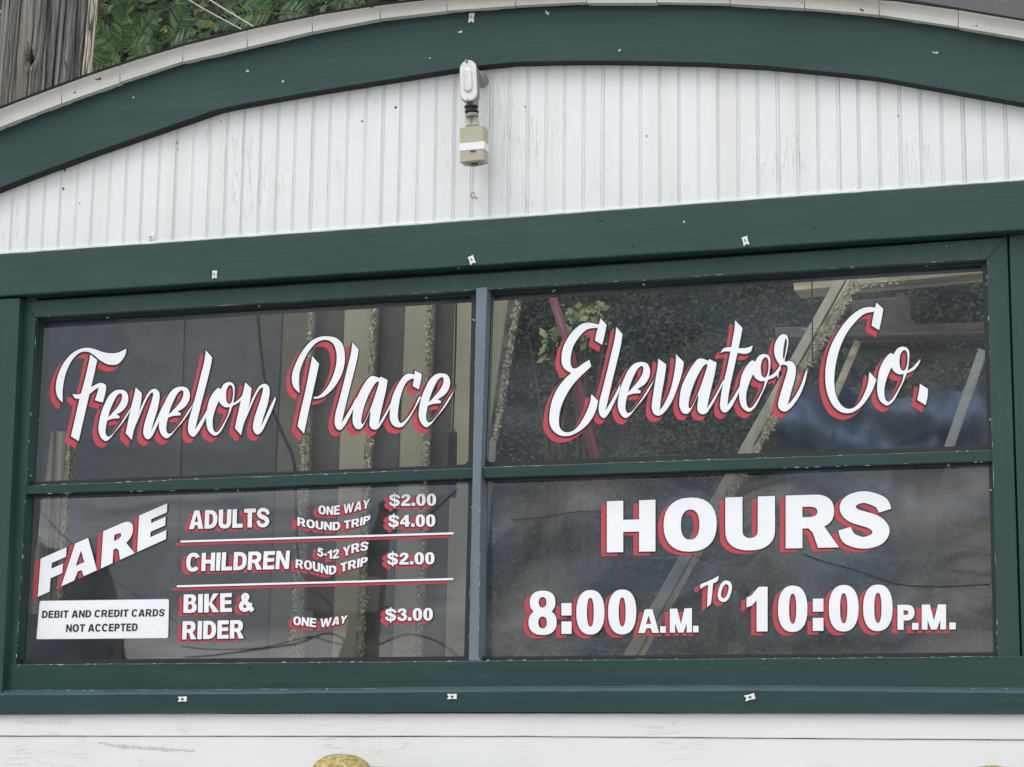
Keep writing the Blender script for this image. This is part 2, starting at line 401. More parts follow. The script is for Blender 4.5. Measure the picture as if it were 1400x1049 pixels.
# ---- glass panes and their black gaskets
PANES = {
 'ul': ([(50, 430), (653, 392)], [(31, 668), (648, 643)], M_glass_up),
 'ur': ([(664, 390), (1352, 348)], [(656, 642), (1360, 619)], M_glass_ur),
 'll': ([(30, 672), (648, 648)], [(18, 912), (644, 908)], M_glass_low),
 'lr': ([(656, 650), (1362, 626)], [(652, 908), (1368, 901)], M_glass_low2)}
GY = .022
pane_obj = {}
for k, (t, b, m) in PANES.items():
    v = [at(*t[0], GY), at(*t[1], GY), at(*b[1], GY), at(*b[0], GY)]
    pane_obj[k] = put('window_pane', mesh('window_pane', v, [(3, 2, 1, 0)]), m, booth)
pane_obj['ul']['label'] = 'upper left pane lettered with two script words'
pane_obj['ur']['label'] = 'upper right pane lettered with two script words'
pane_obj['ll']['label'] = 'lower left pane lettered with the fares'
pane_obj['lr']['label'] = 'lower right pane with wrinkled film, lettered with the hours'
def gasket(par, TLp, TRp, BRp, BLp, w=4.5, rad=0):
    ring = [TLp, TRp, BRp, BLp]
    c = np.mean(np.array(ring, float), axis=0)
    def inset(p, d): 
        q = np.array(p, float); return (q[0] + (d if q[0] < c[0] else -d), q[1] + (d if q[1] < c[1] else -d))
    O = [inset(p, -5) for p in ring]; I = [inset(p, w) for p in ring]
    v = []; f = []
    def rounded(P, r):
        o = []
        for i in range(4):
            p0, p, p2 = np.array(P[i - 1]), np.array(P[i]), np.array(P[(i + 1) % 4])
            a = p + (p0 - p) / np.linalg.norm(p0 - p) * r; b = p + (p2 - p) / np.linalg.norm(p2 - p) * r
            for t in np.linspace(0, 1, 6): o.append((1 - t) ** 2 * a + 2 * t * (1 - t) * p + t * t * b)
        return o
    A = rounded(O, 1); B = rounded(I, max(rad, 1)); n = len(A)
    for p, y in [(A, .008), (B, .008), (B, .0215), (A, .0215)]:
        v += [at(q[0], q[1] + 0, y) for q in p]
    for r in range(4):
        for i in range(n): f.append((r * n + i, r * n + (i + 1) % n, ((r + 1) % 4) * n + (i + 1) % n, ((r + 1) % 4) * n + i))
    return put('gasket', mesh('gasket', v, f), M_black, par)
gasket(pane_obj['ul'], (51, 434), (650, 398.5), (645, 640), (34, 664), 5, 8)
gasket(pane_obj['ur'], (667, 397), (1349, 355), (1356, 615), (659, 638), 6, 8)
gasket(pane_obj['ll'], (32, 676), (646, 654), (640, 903), (20, 908), 5.5, 3)
gasket(pane_obj['lr'], (658, 654), (1357, 631), (1363, 897), (655, 903), 5, 3)

# ---- chipped old paint along the edges: small flakes, far too many to count
def flakes(par, lines, y, n, wmin=.6, wmax=1.8, seed=1, name='paint_chips', mat=None, cover=1.0):
    r = random.Random(seed); V = []; F = []
    for (a, b) in lines:
        Ln = math.dist(a, b); s = 0
        dx, dy = (b[0] - a[0]) / Ln, (b[1] - a[1]) / Ln
        while s < Ln:
            ln = r.uniform(1.5, 9) if r.random() < .8 else r.uniform(8, 34)
            if r.random() < cover:
                w = r.uniform(wmin, wmax) * (.5 if ln > 12 else 1); o = r.uniform(-.6, .6)
                ks = 6; top = []; bot = []
                for k in range(ks + 1):
                    t = s + min(ln, Ln - s) * k / ks
                    ww = w * math.sin(math.pi * (k + .3) / (ks + .6)) * r.uniform(.5, 1.1) / 2
                    px, py = a[0] + dx * t, a[1] + dy * t
                    top.append((px + dy * (ww + o), py - dx * (ww + o))); bot.append((px - dy * (ww - o), py + dx * (ww - o)))
                k0 = len(V); yy = y - r.uniform(.0003, .0009)
                for p in top + bot[::-1]: V.append(at(p[0], p[1], yy))
                for k in range(ks): F.append((k0 + k, k0 + k + 1, k0 + 2 * ks - k, k0 + 2 * ks + 1 - k))
            s += ln + r.uniform(0, 16 if cover < .7 else 5)
    return tag(put(name, mesh(name, V, F), mat or M_chip, par), kind='stuff')
flakes(booth, [((50, TR(50) - 1), (648, TR(648) - 1)), ((668, TR(668) - 1), (1348, TR(1348) - 1))], -.0145, 0, cover=.28, seed=3, wmax=1.3)
flakes(booth, [((50, 436), (22, 905)), ((1349.5, 358), (1356.5, 612)), ((1357.5, 635), (1363.8, 896))], -.0125, 0, cover=.5, seed=4)
flakes(booth, [((34, 664.5), (640, 640.5)), ((662, 638.8), (1352, 616))], -.0105, 0, cover=.6, seed=5, wmax=2.0)
flakes(booth, [((34, 676), (300, 669)), ((1040, 641), (1352, 631))], -.0105, 0, cover=.3, seed=6, wmax=1.4)
flakes(booth, [((20, 909), (640, 904)), ((655, 903.6), (1363, 898))], -.0205, 0, cover=.55, seed=7, wmax=2.0)
flakes(booth, [((0, 944.5), (700, 941)), ((700, 941), (1400, 942))], -.030, 0, cover=.35, seed=8, wmax=1.2)
flakes(booth, [((652, 400), (647, 640)), ((665, 400), (657.5, 640)), ((645, 660), (641, 900)), ((656.5, 660), (654.5, 905))], -.0205, 0, cover=.5, seed=9, wmax=1.2, mat=M_chip)
# small round sealant blobs / glazing points along gaskets
V, Fc = [], []
for (x, y) in [(147, 434), (355, 419), (583, 407), (757, 398), (880, 389), (984, 380), (1266, 363), (92, 677), (325, 670), (582, 660), (975, 643), (1296, 636), (41, 628), (42, 650), (648, 437), (669, 437), (649, 617), (661, 616), (647, 694), (661, 696), (645, 862), (657, 866), (1349, 388), (1354, 574), (1355, 670), (1150, 403 - 40)]:
    c = at(x, y, .004); 
    for q in range(2):
        k0 = len(V); r = .0016; cx = c + np.array([rnd.uniform(-.0025, .0025), 0, rnd.uniform(-.002, .002)])
        vv, ff = box_mesh(cx, (r * rnd.uniform(1, 2.6), .004, r * rnd.uniform(.8, 1.6)), Matrix.Rotation(rnd.uniform(0, 3), 3, 'Y'))
        V += vv; Fc += [tuple(i + k0 for i in t) for t in ff]
tag(put('glazing_points', mesh('glazing_points', V, Fc), plain('dull_tin', (.5, .5, .47), .5, .3), booth), kind='stuff')

# ------------------------------------------------------------------ lettering
def carea(p): x, y = p[:, 0], p[:, 1]; return .5 * np.sum(x * np.roll(y, -1) - np.roll(x, -1) * y)
def orient(p, sgn):
    p = np.array(p, float); return p if carea(p) * sgn > 0 else p[::-1]
def offset(p, d):
    """miter offset to the outside of a positively oriented contour"""
    if d == 0: return p
    keep = np.hypot(*(p - np.roll(p, 1, 0)).T) > 1e-4; p = p[keep]
    e = np.roll(p, -1, 0) - p; e /= np.linalg.norm(e, axis=1)[:, None]
    n = np.c_[e[:, 1], -e[:, 0]]; n0 = np.roll(n, 1, 0); m = n + n0
    L2 = np.maximum((m ** 2).sum(1), 1.3); return p + m / L2[:, None] * 2 * d
def smooth(pts, n=5, closed=True):
    """Catmull-Rom through points; a point given as (x, y, 1) is a corner"""
    P = [np.array(p[:2], float) for p in pts]; C = [len(p) > 2 for p in pts]; N = len(P); o = []
    rng = range(N) if closed else range(N - 1)
    for i in rng:
        p1, p2 = P[i], P[(i + 1) % N]
        p0 = P[i - 1] if not C[i] and (closed or i > 0) else p1 - (p2 - p1) * .0
        p3 = P[(i + 2) % N] if not C[(i + 1) % N] and (closed or i < N - 2) else p2
        m1 = (p2 - p0) / 2 if not C[i] else (p2 - p1); m2 = (p3 - p1) / 2 if not C[(i + 1) % N] else (p2 - p1)
        l = np.linalg.norm(p2 - p1)
        for m in (m1, m2):
            q = np.linalg.norm(m)
            if q > 1.3 * l: m *= 1.3 * l / q
        for k in range(n):
            t = k / n; o.append((2 * t ** 3 - 3 * t ** 2 + 1) * p1 + (t ** 3 - 2 * t ** 2 + t) * m1 + (-2 * t ** 3 + 3 * t ** 2) * p2 + (t ** 3 - t ** 2) * m2)
    if not closed: o.append(P[-1])
    return np.array(o)
def stroke(pts, n=5):
    """brush stroke (x, y, width)"""
    xy = smooth([p[:2] for p in pts], n, False); s = np.linspace(0, len(pts) - 1, len(xy)); w = np.interp(s, range(len(pts)), [p[2] for p in pts])
    d = np.gradient(xy, axis=0); d /= np.maximum(np.linalg.norm(d, axis=1), 1e-9)[:, None]; nn = np.c_[-d[:, 1], d[:, 0]]
    return np.r_[xy + nn * w[:, None] / 2, (xy - nn * w[:, None] / 2)[::-1]]
def fill(contours, d=0, shift=(0, 0), conv=None, y=0):
    """contours: list of (points, +1 solid / -1 hole) in pixels -> (verts, faces) on the plane Y=y"""
    C = [offset(orient(p, s), d) + np.array(shift) for p, s in contours]
    vs, es = [], []
    for c in C:
        k = len(vs); n = len(c); vs += [Vector(q) for q in c]; es += [(k + i, k + (i + 1) % n) for i in range(n)]
    v2, _, f2, _, _, _ = delaunay_2d_cdt(vs, es, [], 0, 1e-4)
    V = np.array([(q.x, q.y) for q in v2]); T = np.array([t for t in f2 if len(t) == 3]); c = V[T].mean(1)
    w = np.zeros(len(c), int)
    for p in C:
        a, b = p, np.roll(p, -1, 0)
        cross = (b[None, :, 0] - a[None, :, 0]) * (c[:, None, 1] - a[None, :, 1]) - (c[:, None, 0] - a[None, :, 0]) * (b[None, :, 1] - a[None, :, 1])
        upw = (a[None, :, 1] <= c[:, None, 1]) & (b[None, :, 1] > c[:, None, 1]) & (cross > 0)
        dnw = (a[None, :, 1] > c[:, None, 1]) & (b[None, :, 1] <= c[:, None, 1]) & (cross < 0)
        w += upw.sum(1) - dnw.sum(1)
    T = T[w > 0]
    return [at(q[0], q[1], y) for q in V], [tuple(int(i) for i in t) for t in T]

# --- block capitals: cap height 1, y up; contours as (pts, sign)
def SE(cx, cy, rx, ry, a0=0, a1=360, n=28, p=2.35):
    o = []
    for a in np.linspace(math.radians(a0), math.radians(a1), n + 1):
        c, s = math.cos(a), math.sin(a); o.append((cx + rx * math.copysign(abs(c) ** (2 / p), c), cy + ry * math.copysign(abs(s) ** (2 / p), s)))
    return o
def R(x0, y0, x1, y1): return ([(x0, y0), (x1, y0), (x1, y1), (x0, y1)], 1)
def ring(w, t, h, y0=-.02, y1=1.02):
    cx, cy = w / 2, (y0 + y1) / 2; return [(SE(cx, cy, w / 2, (y1 - y0) / 2)[:-1], 1), (SE(cx, cy, w / 2 - t, (y1 - y0) / 2 - h)[:-1], -1)]
def bowl(x0, y0, x1, y1, r): # right-rounded slab
    ry = (y1 - y0) / 2; return [(x0, y0)] + SE(x1 - r, (y0 + y1) / 2, r, ry, -90, 90, 14) + [(x0, y1)]
def ST(pts, n=7): return (stroke(pts, n), 1)
def glyph(ch, t=.25, h=.2):
    if ch == 'H': w = .8; return w, [R(0, 0, t, 1), R(w - t, 0, w, 1), R(t * .9, .5 - h / 2 + .01, w - t * .9, .5 + h / 2 + .01)]
    if ch == 'I': return t, [R(0, 0, t, 1)]
    if ch == 'L': w = .64; return w, [R(0, 0, t, 1), R(t * .9, 0, w, h)]
    if ch == 'T': w = .72; return w, [R(w / 2 - t / 2, 0, w / 2 + t / 2, .95), R(0, 1 - h, w, 1)]
    if ch == 'E': w = .68; return w, [R(0, 0, t, 1), R(t * .9, 0, w, h), R(t * .9, .5 - h * .4, w * .95, .5 + h * .55), R(t * .9, 1 - h, w * .985, 1)]
    if ch == 'F': w = .66; return w, [R(0, 0, t, 1), R(t * .9, .5 - h * .6, w * .9, .5 + h * .4), R(t * .9, 1 - h, w, 1)]
    if ch == 'O': w = .88; return w, ring(w, t * 1.06, h * .98)
    if ch == '0': w = .66; return w, ring(w, t, h * .85)
    if ch == 'D': w = .78; return w, [(bowl(0, 0, w, 1, w * .62), 1), (bowl(t, h, w - t, 1 - h, (w - t) * .38), -1)]
    if ch == 'P':
        w = .72; return w, [(bowl(0, .37, w, 1, .34), 1), (bowl(t, .37 + h, w - t, 1 - h, .14), -1), R(0, 0, t, .42)]
    if ch == 'B':
        w = .76; return w, [([(0, 0)] + SE(w - .32, .28, .32, .28, -90, 62, 12) + SE(w - .36, .745, .32, .255, -60, 90, 12) + [(0, 1)], 1),
                           (bowl(t, h * .85, w - t * .98, .47, .13), -1), (bowl(t, .47 + h * .65, w - t * 1.1, 1 - h * .85, .12), -1)]
    if ch == 'R':
        w = .84; return w, [(bowl(0, .37, w * .93, 1, .32), 1), (bowl(t, .37 + h * .9, w * .93 - t, 1 - h * .95, .14), -1), R(0, 0, t, .42),
                            ([(t * 1.0, .41), (.40, .44), (.60, .44), (.68, .30), (w + .02, 0), (w - t * 1.18, 0), (.44, .28), (.36, .38)], 1)]
    if ch == 'U':
        w = .78; o = [(0, 1)] + SE(w / 2, .36, w / 2, .38, 180, 360, 20) + [(w, 1), (w - t, 1)] + SE(w / 2, .36, w / 2 - t, .38 - h, 360, 180, 16) + [(t, 1)]; return w, [(o, 1)]
    if ch == 'C':
        w = .84; cx, cy = w / 2, .5; O = SE(cx, cy, w / 2, .52, 30, 322, 30); I = SE(cx, cy, w / 2 - t, .52 - h, 318, 34, 24); return w, [(O + I, 1)]
    if ch == 'S':
        w = .76; return w, [ST([(.70, .66, h * .85), (.625, .82, h * .98), (.38, .925, h * .92), (.17, .86, h * 1.0), (.125, .72, t * .95), (.22, .585, h * 1.12), (.52, .455, h * 1.15), (.635, .30, t), (.57, .14, h * 1.05), (.36, .075, h * .92), (.15, .16, h), (.07, .345, h * .85)], 6)]
    if ch == 'A':
        w = .88; a = t * 1.08; return w, [([(0, 0), (a, 0), (a + .07, .2), (w - a - .07, .2), (w - a, 0), (w, 0), (w / 2 + .16, 1), (w / 2 - .16, 1)], 1),
                              ([(w / 2 - .105, .38), (w / 2 + .105, .38), (w / 2, .74)], -1)]
    if ch == 'M':
        w = .96; k = t * .88; return w, [R(0, 0, k, 1), R(w - k, 0, w, 1), ([(0, 1), (k * 1.4, 1), (w / 2, .36), (w - k * 1.4, 1), (w, 1), (w / 2 + k * .5, 0), (w / 2 - k * .5, 0)], 1)]
    if ch == 'N': w = .80; return w, [R(0, 0, t * .92, 1), R(w - t * .92, 0, w, 1), ([(0, 1), (t * .95, 1), (w, .0), (w - t * .95, 0)], 1)]
    if ch == 'K': w = .84; return w, [R(0, 0, t, 1), ([(t * .8, .36), (w - t * 1.25, 1), (w - .02, 1), (.44, .53), (w + .03, 0), (w - t * 1.25, 0), (.30, .40), (t * .8, .28)], 1)]
    if ch == 'Y': w = .84; return w, [([(0, 1), (t * 1.12, 1), (w / 2, .62), (w - t * 1.12, 1), (w, 1), (w / 2 + t / 2, .42), (w / 2 + t / 2, 0), (w / 2 - t / 2, 0), (w / 2 - t / 2, .42)], 1)]
    if ch == 'W':
        w = 1.2; k = t * .95; return w, [([(0, 1), (k, 1), (.335, .36), (w / 2 - k * .5, 1), (w / 2 + k * .5, 1), (w - .335, .36), (w - k, 1), (w, 1), (w - .24, 0), (w - .46, 0), (w / 2, .58), (.46, 0), (.24, 0)], 1)]
    if ch == 'V': w = .84; k = t * 1.1; return w, [([(0, 1), (k, 1), (w / 2, .32), (w - k, 1), (w, 1), (w / 2 + k * .55, 0), (w / 2 - k * .55, 0)], 1)]
    if ch == 'G': w = .86; return w, glyph('C', t, h)[1] + [R(w - t, .08, w, .52), R(w * .52, .52 - h * .8, w, .52)]
    if ch == '1': w = .48; return w, [([(w - t, 0), (w, 0), (w, 1), (w - t * .8, 1), (.10, .80), (0, .76), (0, .54), (.13, .585), (w - t, .70)], 1)]
    if ch == '2': w = .66; return w, [ST([(.02 + t * .42, .66, t * .85), (.16, .84, h), (.34, .915, h), (.50, .84, t * .9), (.525, .70, t), (.42, .50, t * .95), (.24, .33, t * .9), (.13, .14, t * .9)], 6), R(0, 0, w, h), ([(0, .0), (.3, 0), (.30, .24), (.04, .24)], 1)]
    if ch == '3': w = .66; return w, [ST([(.10, .70, t * .8), (.17, .865, h), (.33, .92, h * .95), (.49, .86, t * .85), (.515, .735, t), (.45, .60, h), (.27, .545, h * .8)], 6), ST([(.27, .53, h * .8), (.46, .50, h), (.55, .38, t * .9), (.545, .23, t), (.46, .12, h), (.32, .08, h * .95), (.16, .14, h), (.10, .31, t * .85)], 6)]
    if ch == '4': w = .70; return w, [([(0, .22), (w, .22), (w, .41), (0, .41)], 1), R(.36, 0, .36 + t, 1), ([(0, .22), (.0, .42), (.38, 1), (.6, 1), (.42, .75), (.19, .41), (.19, .22)], 1)]
    if ch == '5': w = .66; return w, [R(.10, 1 - h, .62, 1), ([(.10, 1), (.10 + t * .8, 1), (.27, .56), (.03, .5)], 1), ST([(.12, .52, h * .9), (.32, .60, h), (.5, .50, t * .9), (.54, .34, t), (.47, .15, h), (.32, .08, h * .95), (.15, .15, h), (.10, .29, t * .8)], 6)]
    if ch == '8': w = .66; return w, [(SE(w / 2, .745, .30, .275)[:-1], 1), (SE(w / 2, .275, .33, .30)[:-1], 1), (SE(w / 2, .745, .09, .125, p=2.2)[:-1], -1), (SE(w / 2, .27, .10, .14, p=2.2)[:-1], -1)]
    if ch == '.': return t, [R(0, 0, t, .27)]
    if ch == ':': return t, [R(0, 0, t, .29), R(0, .43, t, .72)]
    if ch == '-': return .3, [R(0, .30, .3, .50)]
    if ch == '$':
        w, c = glyph('S', t * .95, h); return w, c + [R(w / 2 - .045, -.16, w / 2 + .045, 1.14)]
    if ch == '&': w = .84; return w, [ST([(.80, .02, t * .95), (.52, .36, t * .95), (.30, .63, t * .9), (.24, .78, t * .8), (.33, .90, h * .8), (.46, .86, h * .9), (.50, .75, t * .8), (.40, .60, h * .9), (.20, .44, t * .9), (.13, .26, t), (.22, .12, h), (.38, .09, h), (.56, .18, h * .95), (.70, .44, h * .95)], 6)]
    raise KeyError(ch)
def resamp(p, step=.06):
    p = np.array(p, float); o = []
    for a, b in zip(p, np.roll(p, -1, 0)):
        n = max(1, int(np.linalg.norm(b - a) / step)); o += [a + (b - a) * i / n for i in range(n)]
    return np.array(o)
def lag(P, u):
    """smooth curve through equally spaced control points"""
    P = np.array(P, float); n = len(P) - 1
    if n == 1: return P[0] + (P[1] - P[0]) * u[:, None]
    o = np.zeros((len(u), 2)); uu = np.clip(u * n, -.3, n + .3); i = np.clip(uu.astype(int), 0, n - 1); t = uu - i
    g = lambda k: P[np.clip(k, 0, n)]
    p0 = np.where((i == 0)[:, None], 2 * g(i) - g(i + 1), g(i - 1)); p3 = np.where((i + 2 > n)[:, None], 2 * g(i + 1) - g(i), g(i + 2))
    p1, p2 = g(i), g(i + 1); t = t[:, None]
    return .5 * ((2 * p1) + (-p0 + p2) * t + (2 * p0 - 5 * p1 + 4 * p2 - p3) * t * t + (-p0 + 3 * p1 - 3 * p2 + p3) * t ** 3)
def word(txt, bot, top, org, s, t=.25, h=.2, ext=None, gap=.075, space=.32, fine=.06):
    """contours (pixels) of a word set between a bottom and a top line given in zoom units"""
    bot = [(org[0] + a / s, org[1] + b / s) for a, b in bot]; top = [(org[0] + a / s, org[1] + b / s) for a, b in top]
    run = []; x = 0
    for ch in txt:
        if ch == ' ': x += space; continue
        w, c = glyph(ch, t, h); run.append((x, w, c)); x += w + gap
    tot = x - gap; C = []
    for k, (x0, w, c) in enumerate(run):
        for p, sg in c:
            p = resamp(p, fine); u = (x0 + p[:, 0]) / tot
            if ext: u = ext[k][0] + (ext[k][1] - ext[k][0]) * p[:, 0] / w
            b, tt = lag(bot, u), lag(top, u); C.append((b + (tt - b) * p[:, 1][:, None], sg))
    return C
YW, YK, YR = GY - .0042, GY - .0028, GY - .0014
def letter(par, C, sh=(-6.7, 4.2), er=.7, ek=1.0, name='lettering', white=V_white):
    # three vinyl layers on the glass: red drop letter, black keyline, white face
    if sh is not None:
        v, f = fill(C, er, sh, y=YR); o = put(name, mesh(name, v, f), V_red, par); o['label'] = 'red drop-shadow letters'
    if ek:
        v, f = fill(C, ek, (-.45, .5), y=YK); o = put(name, mesh(name, v, f), V_black, par); o['label'] = 'black keyline round the letters'
    v, f = fill(C, 0, y=YW); return put(name, mesh(name, v, f), white, par)

LL, LR, UL, UR = pane_obj['ll'], pane_obj['lr'], pane_obj['ul'], pane_obj['ur']
o8, s8 = (815, 660), 3.4146
ux = lambda x: (x - 50) / (1367 - 50)
letter(LR, word('HOURS', [(50, 326), (1367, 297)], [(50, 87), (1367, 45)], o8, s8, .27, .235, ext=[(ux(50), ux(277)), (ux(315), ux(563)), (ux(603), ux(835)), (ux(885), ux(1128)), (ux(1138), ux(1367))]), (-7.4, 4.8), .3, 1.0)
o6, s6 = (715, 780), 4.667
u6 = lambda x: (x - 35) / (723 - 35)
letter(LR, word('8:00', [(35, 406), (723, 403)], [(35, 136), (723, 126)], o6, s6, .25, .215, ext=[(u6(35), u6(215)), (u6(245), u6(310)), (u6(340), u6(520)), (u6(543), u6(723))]), (-6.8, 4.6), .4)
u6 = lambda x: (x - 735) / (1120 - 735)
letter(LR, word('A.M.', [(735, 400), (1120, 395)], [(735, 250), (1120, 240)], o6, s6, .26, .22, ext=[(u6(735), u6(868)), (u6(875), u6(912)), (u6(937), u6(1078)), (u6(1085), u6(1120))]), (-6.6, 4.4), .3, .8)
o7, s7 = (1010, 780), 4.516
u7 = lambda x: (x - 48) / (950 - 48)
letter(LR, word('10:00', [(48, 378), (950, 369)], [(48, 102), (950, 92)], o7, s7, .25, .215, ext=[(u7(48), u7(178)), (u7(242), u7(424)), (u7(457), u7(523)), (u7(556), u7(740)), (u7(768), u7(950))]), (-7, 4.8), .4)
u7 = lambda x: (x - 980) / (1340 - 980)
letter(LR, word('P.M.', [(980, 367), (1340, 364)], [(980, 213), (1340, 209)], o7, s7, .26, .22, ext=[(u7(980), u7(1085)), (u7(1070), u7(1110)), (u7(1130), u7(1280)), (u7(1300), u7(1340))]), (-7, 4.6), .3, .8)
def Z(org, s, pts): return [((org[0] + p[0] / s), (org[1] + p[1] / s), *p[2:]) for p in pts]
def OUT(org, s, pts, sg=1, n=5): return (smooth(Z(org, s, pts), n), sg)
def STK(org, s, pts, n=6):
    return (stroke([(org[0] + a / s, org[1] + b / s, w / s) for a, b, w in pts], n), 1)
to = [OUT(o6, s6, [(1133, 118, 1), (1132, 92), (1175, 72), (1222, 50), (1250, 33, 1), (1240, 68), (1200, 88), (1160, 100)]),
      OUT(o6, s6, [(1183, 80, 1), (1214, 68, 1), (1208, 140), (1199, 213, 1), (1176, 236, 1), (1178, 150)])]
def tilt_ring(cx, cy, rx, ry, a, k):
    c, s = math.cos(a), math.sin(a)
    return [(cx + x * c - y * s, cy + x * s + y * c) for x, y in SE(0, 0, rx * k[0], ry * k[1])[:-1]]
for k, sg in (((1, 1), 1), ((.50, .66), -1)):
    to.append(([(o6[0] + a / s6, o6[1] + b / s6) for a, b in tilt_ring(1288, 133, 41, 70, .28, k)], sg))
letter(LR, to, (-6.5, 4.5), .8, .8)
of, sf = (40, 680), 5.245
letter(LL, word('FARE', [(60, 715), (980, 300)], [(82, 440), (993, 42)], of, sf, .30, .25, ext=[(0, .205), (.183, .462), (.492, .75), (.775, 1)]), (-6.6, 3.4), .3, .9)
oa, sa = (235, 680), 5.245
SH = (-5.6, 3.6)
letter(LL, word('ADULTS', [(122, 229), (697, 212)], [(128, 97), (699, 77)], oa, sa, .27, .21), SH, .4, .8)
letter(LL, word('CHILDREN', [(100, 532), (838, 514)], [(105, 402), (847, 383)], oa, sa, .25, .21), SH, .4, .8)
letter(LL, word('BIKE &', [(82, 830), (585, 818)], [(85, 698), (585, 682)], oa, sa, .27, .21), SH, .4, .8)
letter(LL, word('RIDER', [(72, 1020), (515, 1012)], [(78, 890), (517, 880)], oa, sa, .27, .21), SH, .4, .8)
oo, so = (390, 670), 8.738
S2 = (-5.6, 3.4)
letter(LL, word('ONE WAY', [(395, 285), (545, 299), (700, 285), (850, 252), (1000, 212)], [(395, 185), (550, 193), (705, 172), (865, 140), (1015, 108)], oo, so, .26, .2), S2, 1.2, .7)
letter(LL, word('ROUND TRIP', [(145, 425), (365, 464), (585, 483), (800, 450), (1000, 403)], [(145, 325), (365, 367), (585, 383), (800, 352), (1025, 300)], oo, so, .25, .2), S2, 1.0, .7)
letter(LL, word('5-12 YRS', [(378, 785), (530, 822), (680, 803), (830, 748), (985, 718)], [(385, 685), (530, 717), (680, 692), (830, 640), (997, 615)], oo, so, .25, .2), S2, 1.0, .7)
letter(LL, word('ROUND TRIP', [(122, 930), (330, 962), (540, 1010), (760, 955), (975, 900)], [(125, 828), (330, 852), (540, 905), (760, 850), (990, 795)], oo, so, .25, .2), S2, 1.0, .7)
op, sp = (500, 665), 8.743
for (x0, x1, b0, b1, t0, t1) in ((280, 842, 238, 230, 98, 90), (270, 832, 488, 480, 346, 338), (257, 822, 938, 930, 798, 790)):
    letter(LL, word('$%s.00' % {280: '2', 270: '4', 257: '2'}[x0], [(x0, b0), (x1, b1)], [(x0, t0), (x1, t1)], op, sp, .25, .2), (-5.4, 3.2), 1.3, .7)
oq, sq = (390, 780), 5.6
letter(LL, word('$3.00', [(765, 388), (1130, 382)], [(765, 295), (1130, 288)], oq, sq, .25, .2), (-5.4, 3.2), 1.3, .7)
letter(LL, word('ONE WAY', [(60, 416), (160, 427), (270, 437), (375, 420), (465, 402)], [(62, 352), (165, 360), (275, 370), (385, 355), (478, 345)], oq, sq, .26, .2), S2, 1.0, .7)
for (a, b, w) in (((246.8, 740.6), (620.3, 729.3), 2.7), ((241.7, 801.8), (619.8, 791.8), 2.7)):
    q = [(a[0], a[1] - w / 2), (b[0], b[1] - w / 2), (b[0], b[1] + w / 2), (a[0], a[1] + w / 2)]
    o = letter(LL, [(resamp(q, 20), 1)], (-6, 4.0), .5, .35, name='rule_line')
# sticker
def quad(par, pts, y, mat, name, r=3.0):
    P = [np.array(p) for p in pts]; o = []
    for i in range(4):
        p0, p, p2 = P[i - 1], P[i], P[(i + 1) % 4]
        a = p + (p0 - p) / np.linalg.norm(p0 - p) * r; b = p + (p2 - p) / np.linalg.norm(p2 - p) * r
        for t in np.linspace(0, 1, 5): o.append((1 - t) ** 2 * a + 2 * t * (1 - t) * p + t * t * b)
    return put(name, mesh(name, [at(q[0], q[1], y) for q in o], [tuple(range(len(o)))]), mat, par)
sq4 = [(40 + 82 / sf, 680 + 750 / sf), (40 + 996 / sf, 680 + 737 / sf), (40 + 990 / sf, 680 + 1004 / sf), (40 + 58 / sf, 680 + 1012 / sf)]
def grow(q, d):
    c = np.mean(np.array(q), 0); return [(x + math.copysign(d, x - c[0]), y + math.copysign(d, y - c[1])) for x, y in q]
quad(LL, grow(sq4, 1.6), GY - .0016, plain('clear_grey_vinyl', (.42, .42, .43), .4), 'notice_border')
quad(LL, grow(sq4, .7), GY - .0024, V_black, 'notice_keyline')
notice = quad(LL, grow(sq4, -1.0), GY - .0032, V_white, 'notice'); notice['label'] = 'white notice about cards, black capitals'
def ink(C, y, mat, par, name='lettering'):
    v, f = fill(C, 0, y=y); return put(name, mesh(name, v, f), mat, par)
ink(word('DEBIT AND CREDIT CARDS', [(90, 866), (968, 853)], [(94, 814), (973, 801)], of, sf, .235, .19, gap=.12, space=.34), GY - .004, V_ink, LL)
ink(word('NOT ACCEPTED', [(262, 966), (775, 959)], [(266, 912), (779, 904)], of, sf, .235, .19, gap=.12, space=.34), GY - .004, V_ink, LL)

# --- the four script words
A_, B_, C_, D_ = ((60, 450), 6.169), ((200, 450), 6.172), ((380, 450), 6.169), ((500, 450), 6.171)
E_, F_, G_, H_ = ((740, 420), 5.244), ((880, 420), 5.244), ((980, 420), 5.243), ((1110, 400), 5.245)
T_e = ((462, 513, 712, 945), [
    ([(760, 600), (735, 668), (700, 738), (650, 810), (600, 868), (560, 920), (520, 945), (482, 915), (462, 860), (464, 800), (480, 720), (505, 650), (545, 570), (590, 525), (640, 512), (690, 525), (712, 575), (702, 635), (668, 685), (612, 722), (622, 726), (640, 736, 1), (636, 752, 1), (580, 757), (535, 772, 1), (524, 820), (520, 870), (535, 905), (566, 898), (610, 848), (655, 785), (705, 705), (738, 655)], 1),
    ([(541, 744, 1), (556, 690), (585, 620), (615, 565), (645, 542), (660, 560), (650, 610), (615, 665), (580, 705), (560, 728)], -1)])
